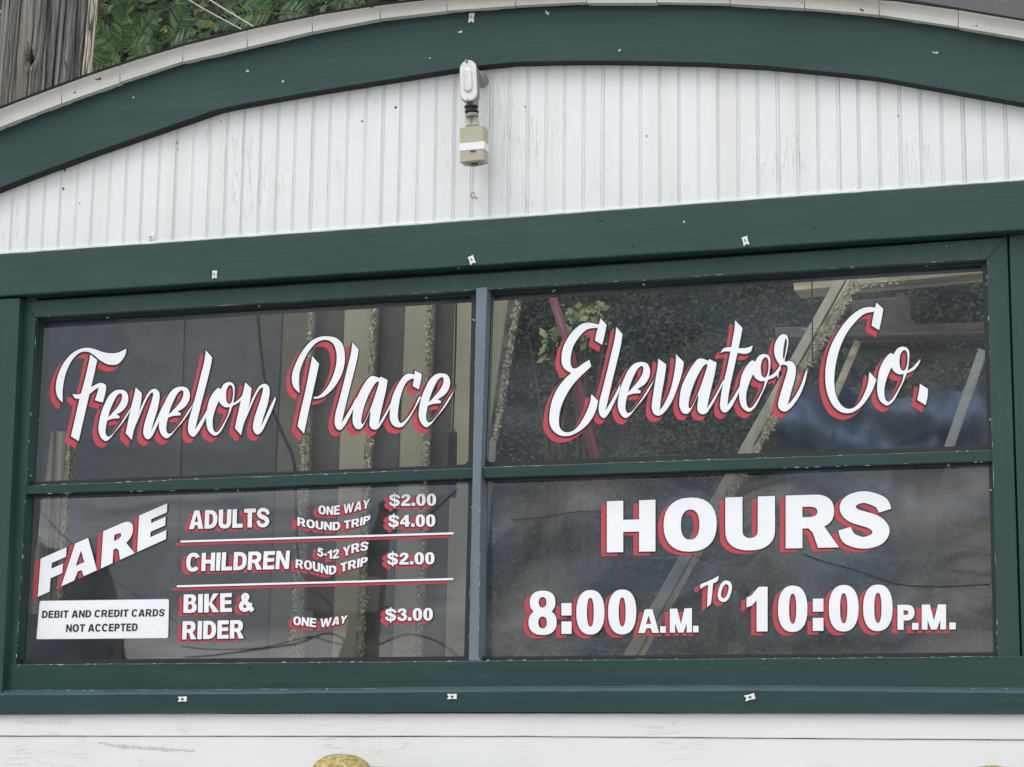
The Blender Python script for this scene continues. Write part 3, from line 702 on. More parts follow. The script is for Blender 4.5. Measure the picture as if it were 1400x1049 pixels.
T_n = ((748, 450, 1040, 895), [
    ([(835, 450, 1), (888, 500, 1), (882, 560), (868, 640), (850, 700), (880, 620), (915, 545), (955, 482), (1000, 462), (1035, 488), (1040, 545), (1022, 640), (990, 740), (965, 828, 1), (1000, 755), (1045, 655), (1088, 570, 1), (1093, 592, 1), (1062, 680), (1015, 785), (975, 865), (940, 890), (912, 870), (900, 830), (910, 760), (935, 680), (965, 590), (985, 515), (982, 493), (962, 502), (930, 552), (890, 640), (852, 730), (822, 800), (800, 895, 1), (748, 838, 1), (768, 740), (797, 610), (820, 520)], 1)])
T_l = ((352, 180, 555, 908), [
    ([(503, 180, 1), (556, 240, 1), (540, 330), (508, 460), (470, 605), (430, 770), (410, 852, 1), (460, 772), (500, 705), (535, 635, 1), (530, 690), (470, 815), (430, 880), (400, 908), (370, 895), (352, 850), (360, 770), (385, 680), (420, 550), (458, 400), (488, 280)], 1)])
T_o = ((508, 448, 745, 898), [
    ([(600, 500), (560, 545), (525, 620), (508, 720), (508, 800), (525, 860), (560, 893), (590, 898), (632, 860), (672, 780), (705, 710), (728, 645), (742, 570), (745, 490), (725, 455), (690, 448), (655, 465), (628, 508, 1), (612, 498)], 1),
    ([(612, 606, 1), (635, 640), (670, 660), (705, 657, 1), (690, 720), (650, 800), (612, 858), (585, 872), (564, 842), (560, 770), (578, 690)], -1),
    ([(706, 472), (682, 500), (673, 550), (678, 610), (702, 633), (722, 610), (733, 550), (728, 490)], -1)])
T_a = ((632, 398, 925, 848), [
    ([(855, 415, 1), (820, 400), (785, 398), (750, 430), (700, 510), (650, 620), (632, 720), (632, 790), (655, 835), (685, 845), (712, 828), (745, 765), (780, 690), (772, 800), (785, 835), (815, 848), (845, 838), (875, 795), (905, 745), (950, 655), (990, 575, 1), (975, 575, 1), (930, 665), (890, 735), (848, 806, 1), (858, 750), (880, 650), (910, 520), (925, 430, 1), (868, 402, 1)], 1),
    ([(848, 440), (815, 465), (765, 555), (728, 650), (706, 740), (703, 790), (717, 800), (740, 765), (785, 660), (820, 560), (848, 470)], -1)])
def place(T, fr, box):
    (bx0, by0, bx1, by1), cs = T; org, s = fr; C = []
    for pts, sg in cs:
        q = [((box[0] + (p[0] - bx0) / (bx1 - bx0) * (box[2] - box[0])), (box[1] + (p[1] - by0) / (by1 - by0) * (box[3] - box[1])), *p[2:]) for p in pts]
        C.append(OUT(org, s, q, sg))
    return C
def scr(par, C): 
    letter(par, C, (-5.8, 6.6), 2.3, 1.9)
# Fenelon
letter_F = [OUT(*A_, [(158, 620, 1), (120, 580), (102, 520), (106, 440), (130, 360), (170, 282), (230, 212), (300, 170), (370, 158), (430, 170), (500, 195), (560, 204), (620, 200), (660, 183), (696, 165, 1), (688, 212), (660, 262), (620, 296), (570, 303), (520, 290), (470, 260), (430, 226), (390, 199), (350, 190), (300, 202), (250, 247), (210, 312), (183, 380), (167, 450), (158, 530)]),
            OUT(*A_, [(392, 215, 1), (450, 262, 1), (420, 400), (385, 545), (340, 740), (293, 945, 1), (228, 905, 1), (262, 760), (300, 590), (345, 430), (375, 300)]),
            OUT(*A_, [(240, 547, 1), (275, 552), (310, 545), (345, 525), (400, 490), (440, 468), (465, 455, 1), (500, 458), (524, 480), (520, 530), (498, 618, 1), (465, 612), (430, 600, 1), (447, 550), (462, 492, 1), (430, 512), (390, 545), (345, 575), (300, 588), (262, 582)])]
scr(UL, letter_F)
scr(UL, place(T_e, A_, (462, 513, 712, 945)) + place(T_n, A_, (690, 492, 975, 935)) + place(T_e, B_, (108, 487, 368, 922))
    + place(T_l, B_, (352, 180, 555, 908)) + place(T_o, B_, (508, 448, 745, 898)) + [STK(*B_, [(715, 645, 15), (765, 618, 20), (800, 588, 20), (822, 555, 14)])] + place(T_n, B_, (748, 450, 1040, 895)))
# Place
scr(UL, [OUT(*C_, [(183, 540, 1), (140, 500), (118, 440), (125, 360), (160, 270), (210, 180), (280, 102), (350, 68), (420, 61), (490, 76), (540, 122), (563, 200), (560, 300), (530, 400), (475, 490), (405, 558), (350, 582), (302, 588, 1), (303, 574, 1), (345, 565), (400, 512), (450, 430), (485, 330), (496, 230), (480, 150), (450, 108), (400, 91), (340, 106), (285, 155), (230, 240), (190, 340), (178, 430)]),
         OUT(*C_, [(290, 228, 1), (347, 295, 1), (330, 375), (300, 510), (260, 690), (220, 882, 1), (165, 820, 1), (190, 700), (225, 550), (262, 370)])])
scr(UL, place(T_l, C_, (478, 112, 680, 852)) + place(T_a, C_, (632, 398, 925, 848)) + [
    OUT(*D_, [(415, 350, 1), (473, 380, 1), (465, 440), (447, 510, 1), (395, 480, 1), (408, 420)]),
    OUT(*D_, [(412, 384, 1), (355, 377), (310, 410), (260, 490), (220, 590), (203, 700), (207, 770), (235, 815), (280, 830), (320, 815), (370, 750), (420, 665), (468, 575, 1), (450, 570, 1), (400, 680), (350, 750), (308, 790), (285, 787), (271, 740), (278, 650), (300, 545), (335, 462), (375, 425), (408, 416, 1)])]
    + place(T_e, D_, (448, 375, 712, 828)))
# Elevator
scr(UR, [OUT(*E_, [(425, 80, 1), (468, 128, 1), (455, 195), (437, 270, 1), (385, 240, 1), (397, 180), (412, 130)]),
         OUT(*E_, [(414, 126, 1), (350, 113), (290, 122), (220, 180), (165, 270), (146, 350), (150, 412), (175, 450), (215, 472, 1), (165, 520), (112, 592), (75, 680), (58, 780), (65, 850), (100, 900), (150, 923), (210, 920), (280, 885), (345, 825), (390, 745), (408, 672, 1), (360, 625, 1), (345, 700), (300, 800), (250, 870), (200, 897), (155, 890), (129, 850), (130, 770), (155, 680), (210, 580), (270, 508), (358, 425, 1), (345, 378, 1), (300, 405), (260, 434), (230, 440), (212, 412), (212, 350), (235, 270), (290, 192), (340, 156), (405, 148, 1)])])
scr(UR, place(T_l, E_, (412, 142, 582, 795)) + place(T_e, E_, (550, 395, 780, 795)) + [
    OUT(*F_, [(105, 370, 1), (162, 412, 1), (150, 505), (128, 630), (115, 742, 1), (150, 690), (190, 600), (215, 500), (230, 400), (232, 338, 1), (288, 395, 1), (278, 460), (245, 570), (200, 680), (150, 752), (110, 778), (75, 765), (58, 720), (65, 650), (85, 520), (100, 430)])]
    + place(T_a, F_, (258, 370, 523, 768)) + [
    OUT(*F_, [(655, 95, 1), (708, 150, 1), (695, 225), (650, 430), (615, 590), (600, 705, 1), (640, 650), (690, 565, 1), (700, 575, 1), (650, 680), (615, 735), (582, 756), (555, 738), (548, 690), (565, 575), (600, 430), (635, 250), (652, 150)]),
    OUT(*F_, [(550, 330, 1), (570, 300), (610, 287), (680, 295), (740, 292), (782, 275, 1), (768, 318), (730, 335), (680, 329), (620, 319), (580, 318)])]
    + place(T_o, G_, (162, 337, 383, 748)) + [STK(*G_, [(345, 520, 16), (400, 496, 24), (430, 470, 22), (455, 430, 16)]),
    OUT(*G_, [(478, 193), (505, 208), (513, 255), (502, 320), (487, 388), (520, 386), (550, 400), (567, 440), (560, 510), (535, 600), (508, 704, 1), (560, 640), (605, 555), (640, 452, 1), (649, 460, 1), (630, 545), (590, 640), (540, 712), (495, 748), (460, 740), (440, 710), (446, 660), (472, 570), (500, 480), (508, 430), (490, 414), (465, 415), (448, 440), (440, 512, 1), (428, 470), (450, 418), (428, 380), (411, 325), (418, 262), (445, 212)]),
    OUT(*G_, [(492, 226), (503, 245), (497, 300), (482, 370), (474, 360), (478, 300)], -1)])
# Co.
scr(UR, [OUT(*H_, [(462, 72, 1), (512, 118, 1), (500, 190), (482, 270, 1), (428, 238, 1), (440, 170)]),
         OUT(*H_, [(456, 110, 1), (400, 105), (330, 130), (250, 200), (170, 315), (120, 432), (97, 560), (103, 690), (138, 790), (190, 847), (250, 866), (310, 850), (370, 800), (430, 710), (463, 625, 1), (412, 570, 1), (400, 660), (360, 760), (312, 818), (265, 835), (215, 812), (175, 742), (160, 640), (170, 520), (200, 400), (250, 292), (320, 202), (380, 152), (445, 138, 1)])]
    + place(T_o, H_, (470, 390, 698, 808)) + [STK(*H_, [(680, 572, 15), (725, 548, 20), (755, 515, 18), (777, 482, 5)]),
    OUT(*H_, [(775, 655, 1), (832, 692, 1), (829, 750), (815, 808, 1), (755, 770, 1), (768, 710)])])

# ------------------------------------------------------------------ fittings on the wall
def stadium(w, h, n=10):
    r = w / 2; k = h / 2 - r; o = []
    for a in np.linspace(0, math.pi, n): o.append((r * math.cos(a), k + r * math.sin(a)))
    for a in np.linspace(math.pi, 2 * math.pi, n): o.append((r * math.cos(a), -k + r * math.sin(a)))
    return o
def extr(out_, c, y0, y1, rot=0, taper=1.0):
    n = len(out_); v = []; cs, sn = math.cos(rot), math.sin(rot)
    for y, k in ((y0, taper), (y1, 1)):
        for (a, b) in out_: a, b = a * k, b * k; v.append((c[0] + a * cs - b * sn, y, c[2] + a * sn + b * cs))
    f = [tuple(range(n)), tuple(range(n, 2 * n))[::-1]] + [(i, i + n, (i + 1) % n + n, (i + 1) % n) for i in range(n)]
    return v, f
mm = .00150
c0 = at(641, 111, -.075)
fx = tag(empty('sensor_light_fitting', tuple(c0)), 'beige sensor box hanging under a silver conduit elbow on the white boards', 'wall fitting')
def part(name, vf, mat, par, b=.0015, sm=False):
    o = put(name, mesh(name, *vf, smooth=sm), mat, par)
    if b: bev(o, b)
    return o
rt = .045
cb = at(644, 116, -.05)
part('conduit_body', join(extr(stadium(24 * mm, 62 * mm), cb, -.0715, -.045, rt), tube_mesh([(cb[0] + .002, -.045, cb[2] + .03), (cb[0] + .004, -.050, cb[2] - .050)], .0135, 20)), M_alu_dk, fx)
part('conduit_elbow', tube_mesh([(cb[0] + .010, -.035, cb[2] + .022), (cb[0] + .010, .008, cb[2] + .022)], .014, 16), M_alu_dk, fx, 0)
cp = part('cover_plate', extr(stadium(25 * mm, 61 * mm, 14), c0, -.079, -.0725, rt), M_alu, fx, .0008)
part('raised_panel', extr(stadium(13 * mm, 38 * mm, 12), c0, -.082, -.0792, rt, .8), M_alu, cp, .001)
for (x, y) in ((637.5, 83.5), (640, 137.5)):
    p = at(x, y, -.080); part('screw', tube_mesh([(p[0], -.0795, p[2]), (p[0], -.0835, p[2])], .0030, 12), M_steel, cp, .0006)
c1 = at(645, 151, -.052)
part('threaded_collar', join(*[tube_mesh([(c1[0] + .0005 * k, -.055, c1[2] + .008 - .0052 * k), (c1[0] + .0005 * k, -.055, c1[2] + .0045 - .0052 * k)], [.0150, .0150][:2] if k % 2 == 0 else .012, 20) for k in range(4)]), M_black, fx, 0)
part('lock_nut', tube_mesh([at(645, 156, -.055), at(645.3, 160, -.055)], .0145, 6), M_alu_dk, fx, .0006)
part('knuckle', join(tube_mesh([at(640.5, 158, -.048), at(641.5, 173, -.05)], .0075, 12), tube_mesh([at(649, 159, -.044), at(650, 173, -.048)], [.0085, .0085], 12)), M_beige2, fx, .001)
b0 = at(644.6, 196.5, -.085)
rotb = Matrix.Rotation(-.02, 3, 'Y')
part('sensor_box', box_mesh((b0[0], -.068, b0[2]), (35.5 * mm, .034, 51 * mm), rotb), M_beige, fx, .0012)
t0 = at(644.8, 199.5, -.088)
part('white_band', box_mesh((t0[0], -.0690, t0[2]), (36.2 * mm, .0345, 11 * mm), rotb), M_tape, fx, .0004)
s0 = at(646, 206.5, -.088)
part('catch', box_mesh((s0[0], -.0868, s0[2]), (.012, .002, .0015)), M_black, fx, 0)
n0 = at(649.5, 222.5, -.06)
part('sensor_lens', box_mesh((n0[0], -.062, n0[2]), (22 * mm, .024, .010), rotb), M_alu_dk, fx, .001)
part('lens', tube_mesh([(n0[0], -.064, n0[2] - .004), (n0[0], -.064, n0[2] - .008)], .008, 14), M_lens, fx, 0)
# ragged hole round the elbow
hp = [(651, 84), (657, 86), (655, 92), (659, 95), (656, 99), (659, 106), (655, 105), (653, 111), (650, 106)]
put('wall_hole', mesh('wall_hole', [at(x, y, -.0012) for x, y in hp], [tuple(range(len(hp)))[::-1]]), M_hole_shadow, booth)
# screw eye
e0 = at(648, 268, -.004)
ring_pts = [(e0[0] + .0045 * math.cos(a), -.010 - .002 * math.sin(a), e0[2] + .0055 * math.sin(a)) for a in np.linspace(.3, 5.9, 14)]
eye = put('screw_eye', mesh('screw_eye', *join(tube_mesh(ring_pts, .0011, 8), tube_mesh([(e0[0] + .004, -.008, e0[2] - .003), (e0[0] + .006, .006, e0[2] - .006)], .0012, 8)), smooth=True), plain('pale_rust', (.42, .27, .2), .6, .3))
tag(eye, 'small rusty screw eye in the white boards below the beige sensor box', 'screw eye')
# cable clips
clips = [(645, 25, -.032, 4, 8.5, 14, 'white cable clip on the green arch above the conduit fitting', .05),
         (645.5, 356, -.047, -20, 8.5, 12, 'white cable clip on the green header above the central mullion', .3),
         (294, 376, -.047, 2, 7.5, 11.5, 'white cable clip on the green header above the left window', .02),
         (1019.5, 330, -.047, -14, 8, 12, 'white cable clip on the green header above the right window', .2),
         (250, 956, -.045, 88, 7.5, 13, 'white cable clip on the sill under the bike and rider fare', 0),
         (618.5, 952.5, -.045, 89, 7.5, 13, 'white cable clip on the sill just left of the mullion', 0),
         (1025.5, 953.5, -.045, 76, 8, 13, 'white cable clip on the sill under the opening hours', 0)]
for (x, y, yy, ang, w, h, lab, _) in clips:
    p = at(x, y, yy); a = math.radians(-ang)
    t = tag(empty('cable_clip', tuple(p)), lab, 'clip', 'cable clips screwed to the green trim')
    out_ = [(-w / 2, -h / 2), (-w * .22, -h / 2), (-w * .18, -h * .38), (w * .18, -h * .38), (w * .22, -h / 2), (w / 2, -h / 2), (w * .42, 0), (w / 2, h / 2), (-w / 2, h / 2), (-w * .42, 0)]
    out_ = [(q[0] * mm, q[1] * mm) for q in out_]
    part('clip_base', extr(out_, p, yy - .0035, yy + .001, a), M_tape, t, .0005)
    part('screw', tube_mesh([(p[0], yy - .0036, p[2]), (p[0], yy - .0055, p[2])], .0022, 12), M_lens if y > 900 else M_alu_dk, t, .0003)
    d = Vector((math.sin(-a), 0, math.cos(-a))) * (.0034)
    part('slot', box_mesh((p[0] + d.x, yy - .0038, p[2] + d.z), (.0034, .0015, .0010), Matrix.Rotation(-a, 3, 'Y')), M_lens, t, 0)
p = at(207, 325, -.001)
t = tag(empty('painted_clip', tuple(p)), 'cable clip painted over white on the beadboard near the header', 'clip')
part('clip_base', extr([(-.006, -.006), (.006, -.006), (.006, .006), (-.006, .006)], p, -.005, .001), M_white_v, t, .001)
part('screw', tube_mesh([(p[0], -.005, p[2]), (p[0], -.0065, p[2])], .0024, 12), M_alu_dk, t, .0003)
# nail holes
V, Fc = [], []
for (x, y, r) in [(88.5, 233, 1.5), (86.5, 258, 1.6), (109, 278, 1.0), (541, 147, 1.6), (718, 146, 1.0), (884, 186, 1.2), (302, 166, 1), (1228, 158, 1), (242, 195, 1), (243, 204, .8)]:
    k0 = len(V); 
    for a in np.linspace(0, 2 * math.pi, 7)[:-1]: V.append(at(x + r * math.cos(a) * rnd.uniform(.6, 1.1), y + r * 1.2 * math.sin(a), -.0012))
    Fc.append(tuple(range(k0, k0 + 6))[::-1])
tag(put('nail_holes', mesh('nail_holes', V, Fc), M_hole_shadow, booth), kind='stuff')
# the two mottled yellow domes at the lower edge
def dome_mat():
    k = NT('mottled_yellow'); f = k.noise(120, detail=6, rough=.7)
    b = k.ramp(f, [(.35, (.16, .11, .035)), (.5, (.46, .36, .13)), (.68, (.66, .57, .27))]); k.col(b); k.set(.65)
    k.bump(k.noise(150, detail=5), .8, .004); return k.m
M_dome = dome_mat()
for (x, y, wd, lab) in ((467, 1031, 45, 'mottled yellow dome top rising below the white siding, left of centre'), (1356, 1046.5, 34, 'mottled yellow dome top barely showing at the lower right corner')):
    c = at(x, y, -.14); r = wd * mm * .96; v = []; f = []
    for i in range(13):
        ph = math.pi / 2 * i / 12
        for k in range(28):
            th = 2 * math.pi * k / 28; rr = r * math.sin(ph) ** .8 * (1 + .02 * math.sin(5 * th))
            v.append((c[0] + rr * math.cos(th), -.14 + rr * math.sin(th), c[2] - r * .72 * (1 - math.cos(ph))))
    for i in range(12):
        for k in range(28): f.append((i * 28 + k, i * 28 + (k + 1) % 28, (i + 1) * 28 + (k + 1) % 28, (i + 1) * 28 + k))
    t = tag(empty('yellow_dome', (c[0], -.14, c[2] - .3)), lab, 'yellow_dome', 'yellow domes under the siding')
    part('dome_shell', (v, f), M_dome, t, 0, True)
    part('bracket', tube_mesh([(c[0], -.14, c[2] - .05), (c[0], -.14, c[2] - .25), (c[0], .0, c[2] - .28)], .012, 10), M_alu_dk, t, 0)
# dark shelf line right of the first dome
a = at(508, 1048.5, -.06); b = at(700, 1048.5, -.06)
lb = part('ledge_box', box_mesh(((a[0] + b[0]) / 2, -.035, a[2] - .05), (b[0] - a[0], .05, .1)), M_alu_dk, None, .002)
lb.name = 'notice_frame'; tag(lb, 'dark frame edge just showing at the bottom beside the yellow dome', 'frame')

# ------------------------------------------------------------------ ground, hill, background
M_ground = plain('concrete_ground', (.34, .33, .31), .9, scale=8, var=.2)
gv = [(-200, -200, 0), (200, -200, 0), (200, 200, 0), (-200, 200, 0)]
tag(put('ground', mesh('ground', gv, [(0, 1, 2, 3)]), M_ground), kind='structure')
M_soil = plain('hill_soil', (.035, .032, .02), .95, scale=2, var=.4)
def hill_y(x, z): return 5.2 + .30 * z + .25 * math.sin(1.3 * x + .7) * math.sin(1.1 * z) + .12 * math.sin(3.1 * x + 2 * z)
v = []; f = []; nx, nzz = 60, 36
for i in range(nx):
    for j in range(nzz):
        x = -9 + 20 * i / (nx - 1); z = -.1 + 9.5 * j / (nzz - 1); v.append((x, hill_y(x, z), z))
for i in range(nx - 1):
    for j in range(nzz - 1): f.append((i * nzz + j, (i + 1) * nzz + j, (i + 1) * nzz + j + 1, i * nzz + j + 1))
k0 = len(v)
for i in range(nx): x = -9 + 20 * i / (nx - 1); v.append((x, 40, 11))
for i in range(nx - 1): f.append((i * nzz + nzz - 1, (i + 1) * nzz + nzz - 1, k0 + i + 1, k0 + i))
tag(put('hillside', mesh('hillside', v, f, True), M_soil), kind='structure')

def leaf_mat(name, stops, rough=.45, patch=None):
    k = NT(name); g = k.n('ShaderNodeNewGeometry')
    c = k.ramp(g.outputs['Random Per Island'], stops)
    if patch: c = k.mix(k.ramp(k.noise(2.6, (1, 1, 1.8), detail=5, off=4), [(.42, (0, 0, 0)), (.62, (.85, .85, .85))]), c, patch)
    k.col(c); k.set(rough, 0, .4)
    k.b.inputs['Subsurface Weight'].default_value = 0.0
    tl = k.n('ShaderNodeBsdfTranslucent'); k.l(c, tl.inputs[0]); m = k.n('ShaderNodeMixShader'); m.inputs[0].default_value = .25
    k.l(k.b.outputs[0], m.inputs[1]); k.l(tl.outputs[0], m.inputs[2]); k.l(m.outputs[0], k.o.inputs[0]); return k.m
M_leaf = leaf_mat('vine_leaves', [(0, (.012, .03, .012)), (.45, (.03, .065, .02)), (.8, (.055, .11, .03)), (.97, (.09, .14, .035)), (1, (.35, .33, .05))])
M_leaf2 = leaf_mat('far_leaves', [(0, (.004, .010, .005)), (.5, (.014, .028, .012)), (.85, (.035, .060, .026)), (1, (.07, .09, .045))], .6, (.072, .070, .050))
M_frond = leaf_mat('sumac_leaflets', [(0, (.03, .07, .035)), (.5, (.055, .12, .055)), (.85, (.10, .18, .06)), (1, (.16, .24, .07))], .38)
M_stem = plain('green_stem', (.12, .13, .06), .6); M_bark = plain('brown_bark', (.06, .045, .03), .9, scale=40, var=.4)
def leaves(name, boxes, seed, mat, size=(.03, .07), kind='stuff'):
    r = np.random.RandomState(seed); V = []; F = []
    for (x0, x1, z0, z1, n, dep) in boxes:
        x = r.uniform(x0, x1, n); z = r.uniform(z0, z1, n)
        g_ = np.sin(3.1 * x + 1.7 * z) * np.sin(4.3 * z - 1.1 * x) + .6 * np.sin(9.1 * x + 2.0) * np.sin(7.3 * z + 5.2 * x) + .4 * np.sin(19 * x - 11 * z)
        keep = r.uniform(-1.5, 1.1, n) < g_ + .45; x = x[keep]; z = z[keep]; n = len(x)
        y = np.array([hill_y(a, b) for a, b in zip(x, z)]) - r.uniform(0, 1, n) ** 1.5 * dep - .04
        s = r.uniform(*size, n)
        nrm = np.c_[r.normal(0, .5, n), -1 + r.normal(0, .35, n), r.normal(.7, .5, n)]; nrm /= np.linalg.norm(nrm, axis=1)[:, None]
        d = np.c_[r.normal(0, .7, n), r.normal(0, .3, n), -.5 + r.normal(0, .6, n)]; d -= nrm * (d * nrm).sum(1)[:, None]; d /= np.linalg.norm(d, axis=1)[:, None]
        w = np.cross(nrm, d); P = np.c_[x, y, z]
        sh = [(0, 0, 0), (.3, .36, .06), (.68, .28, .04), (1, 0, -.08), (.68, -.28, .04), (.3, -.36, .06)]
        pts = np.stack([P + d * (a * s)[:, None] + w * (b * s)[:, None] + nrm * (c * s)[:, None] for a, b, c in sh], 1).reshape(-1, 3)
        k0 = len(V) // 1; V += pts.tolist(); F += [(k0 + 6 * i, k0 + 6 * i + 1, k0 + 6 * i + 2, k0 + 6 * i + 3) for i in range(n)] + [(k0 + 6 * i, k0 + 6 * i + 3, k0 + 6 * i + 4, k0 + 6 * i + 5) for i in range(n)]
    return put(name, mesh(name, V, F), mat)
lv = leaves('vines', [(-5.3, -1.7, 4.7, 6.5, 16000, .8)], 5, M_leaf, (.03, .085))
tag(lv, kind='stuff')
lv2 = leaves('ground_cover', [(-2.4, 1.3, 2.2, 4.7, 105000, .5)], 8, M_leaf2, (.009, .032))
tag(lv2, kind='stuff')
# bright little bush seen through the right window
lb_ = []
def bush(name, px, py, y, rx, rz, n, seed, mat, lab):
    c = at(px, py, y); r = np.random.RandomState(seed); V = []; F = []
    t = tag(empty(name, (c[0], y, max(c[2] - .6, 0))), lab, 'bush')
    for i in range(n):
        u = r.normal(0, 1, 3); u /= np.linalg.norm(u); p = c + u * np.array([rx, .12, rz]) * r.uniform(.2, 1) ** .5
        s = r.uniform(.02, .045); d = r.normal(0, 1, 3); d /= np.linalg.norm(d); w = np.cross(d, r.normal(0, 1, 3)); w /= np.linalg.norm(w); k = len(V)
        V += [p, p + d * s * .5 + w * s * .3, p + d * s, p + d * s * .5 - w * s * .3]; F += [(k, k + 1, k + 2), (k, k + 2, k + 3)]
    o = put('leaves', mesh('leaves', V, F), mat, t); o['kind'] = 'stuff'
    st = [tube_mesh([(c[0] + .03 * q, y, c[2] - .75), (c[0] + .02 * q, y, c[2] - .3), tuple(c + np.array([q * .08, 0, .05]))], [.008, .005, .002], 6) for q in (-1, 0, 1)]
    put('stem', mesh('stem', *join(*st)), M_bark, t)
M_leaf_b = leaf_mat('pale_leaves', [(0, (.12, .16, .05)), (.7, (.3, .36, .14)), (1, (.5, .52, .3))])
bush('young_shrub', 800, 442, 1.9, .085, .07, 110, 3, M_leaf_b, 'pale leafed young shrub behind the upper right window by the red pole')
bush('young_shrub', 757, 480, 1.95, .05, .07, 40, 4, M_leaf_b, 'small pale sprig behind the window left of the red pole')
# sumac plants
def frond(base, dirv, L_, n, width, seed, droop=.3):
    r = random.Random(seed); base = Vector(base); d = Vector(dirv).normalized(); side = d.cross(Vector((0, -1, 0.15))).normalized(); nrm = side.cross(d)
    V = []; F = []; pts = []
    for i in range(n + 1):
        t = i / n; p = base + d * L_ * t + Vector((0, -.25, -1)) * droop * L_ * t * t; pts.append(p)
    for i in range(2, n + 1):
        p = pts[i]; t = i / n; ll = width * math.sin(math.pi * min(.98, .15 + .85 * t)) ** .6 * r.uniform(.88, 1.05)
        for s_ in (-1, 1):
            q = (side * s_ + d * (.45 + .5 * t) + nrm * r.uniform(-.15, .15)).normalized(); w = q.cross(nrm).normalized() * ll * .095
            k = len(V); dr = Vector((0, 0, -.22 * ll))
            V += [p, p + q * ll * .3 + w * 1.0, p + q * ll * .7 + w * .75 + dr * .5, p + q * ll + dr, p + q * ll * .7 - w * .75 + dr * .5, p + q * ll * .3 - w * 1.0]
            F += [(k, k + 1, k + 2, k + 3), (k, k + 3, k + 4, k + 5)]
    return (V, F), tube_mesh(pts, [.0035 * (1 - .7 * i / n) for i in range(n + 1)], 5)
def sumac(px, py, y, specs, lab, seed):
    c = at(px, py, y); t = tag(empty('sumac_plant', (c[0], y, c[2] - .9)), lab, 'plant', 'sumac plants on the hillside behind the roof')
    put('stem', mesh('stem', *tube_mesh([(c[0], y + .15, c[2] - .9), (c[0] + .02, y, c[2] - .3), tuple(c)], [.018, .012, .007], 8)), M_bark, t)
    for k, (dx, dz, L_, n) in enumerate(specs):
        (fv, rv) = frond(tuple(c + np.array([0, -.03 * k, -.02 * k])), (dx, -.5 - .1 * (k % 3), dz), L_ * 1.15, n + 3, L_ * .36, seed + k)
        o = put('frond', mesh('frond', *fv), M_frond, t); put('midrib', mesh('midrib', *rv), M_stem, o)
sumac(188, 62, 4.4, [(-.15, 1, .24, 13), (.8, .7, .26, 12), (-.9, .55, .28, 13), (-1, .05, .26, 12), (1, .15, .24, 11), (.4, .9, .25, 12), (-.55, .9, .2, 11), (-1, -.35, .22, 10)], 'feathery sumac beside the utility pole, fronds spread like a fan', 10)
sumac(150, 100, 4.2, [(-.9, .4, .22, 12), (.2, .6, .18, 10), (.9, .3, .2, 11), (-.5, .9, .18, 10)], 'low feathery sumac between utility pole and roof edge', 30)
sumac(232, 70, 4.5, [(.6, .9, .28, 13), (1, .3, .26, 12), (-.2, 1, .24, 12), (-.8, .8, .2, 11), (1, -.2, .2, 10)], 'sumac with narrow upright fronds right of the fan-shaped one', 50)
sumac(395, 8, 4.4, [(-.9, .5, .3, 14), (1, .4, .3, 14), (-.3, .9, .26, 12), (.5, .8, .28, 12), (-1, .0, .24, 12), (1, -.1, .26, 12)], 'broad sumac left of the brown stem above the roof edge', 70)
sumac(470, -12, 4.4, [(-1, .15, .26, 12), (1, .2, .26, 12), (.2, 1, .24, 12), (-.6, .6, .24, 12), (.9, -.3, .24, 11)], 'sumac at the top edge right of the brown stem', 90)
sumac(30, -40, 4.6, [(-1, .15, .26, 12), (1, .2, .26, 12), (-.8, -.3, .3, 12)], 'sumac fronds left of the utility pole', 110)
ts = tag(put('sapling', mesh('sapling', *tube_mesh([at(418, 30, 4.6), at(414, 5, 4.6), at(417, -60, 4.6)], [.016, .013, .009], 8)), M_bark), 'bare brown sapling stem behind the roof edge', 'sapling')

# utility pole behind the left end of the roof
def pole_mat():
    k = NT('weathered_pole'); g = k.noise(62, (1, 1, .03), detail=8, rough=.7, dist=.5)
    b = k.ramp(g, [(.30, (.02, .018, .017)), (.43, (.12, .11, .10)), (.55, (.30, .285, .27)), (.75, (.52, .51, .50))])
    m = k.ramp(k.noise(6, (1, 1, .15), detail=4, off=3), [(.5, (0, 0, 0)), (.7, (.5, .5, .5))]); b = k.mix(m, b, (.20, .19, .12))
    ck = k.ramp(k.noise(34, (1, 1, .022), detail=3, rough=.5, dist=.8, off=9), [(.475, (0, 0, 0)), (.5, (1, 1, 1)), (.525, (0, 0, 0))]); b = k.mix(ck, b, (.018, .015, .012))
    k.col(b); k.set(.85, 0, .2); k.bump(g, 1, .015); return k.m
M_pole = pole_mat()
M_lit_wood = plain('lit_split_wood', (.72, .64, .48), .8, scale=30, var=.25, bump=.5)
PY = 1.6
pl, pr = at(4, 60, PY), at(121, 60, PY); pc = (pl + pr) / 2; prad = (pr[0] - pl[0]) / 2 * .965
pt, pb = (at(10, 0, PY) + at(123.5, 0, PY)) / 2, (at(-4, 105, PY) + at(118, 105, PY)) / 2
sl = (pt[0] - pb[0]) / (pt[2] - pb[2])
def pole_at(z): return pc[0] + sl * (z - pc[2])
rng = np.random.RandomState(2)
NA, NZ = 420, 130; z0p, z1p = 2.6, pt[2] + .5
grv = np.zeros((NZ, NA))
an = np.linspace(0, 2 * np.pi, NA, endpoint=False)
for _ in range(170):
    c = rng.uniform(0, 2 * np.pi); w = rng.uniform(.008, .024); d = rng.uniform(.006, .022); za, zb = sorted(rng.uniform(-.3, 1.3, 2)); ph = rng.uniform(0, 6)
    for j in range(NZ):
        t = j / NZ
        if za < t < zb:
            e = min(1, 8 * min(t - za, zb - t)); dd = np.angle(np.exp(1j * (an - c - .03 * math.sin(5 * t + ph)))); grv[j] += d * e * np.exp(-(dd / w) ** 2)
grv = np.minimum(grv, .03); v = []; f = []
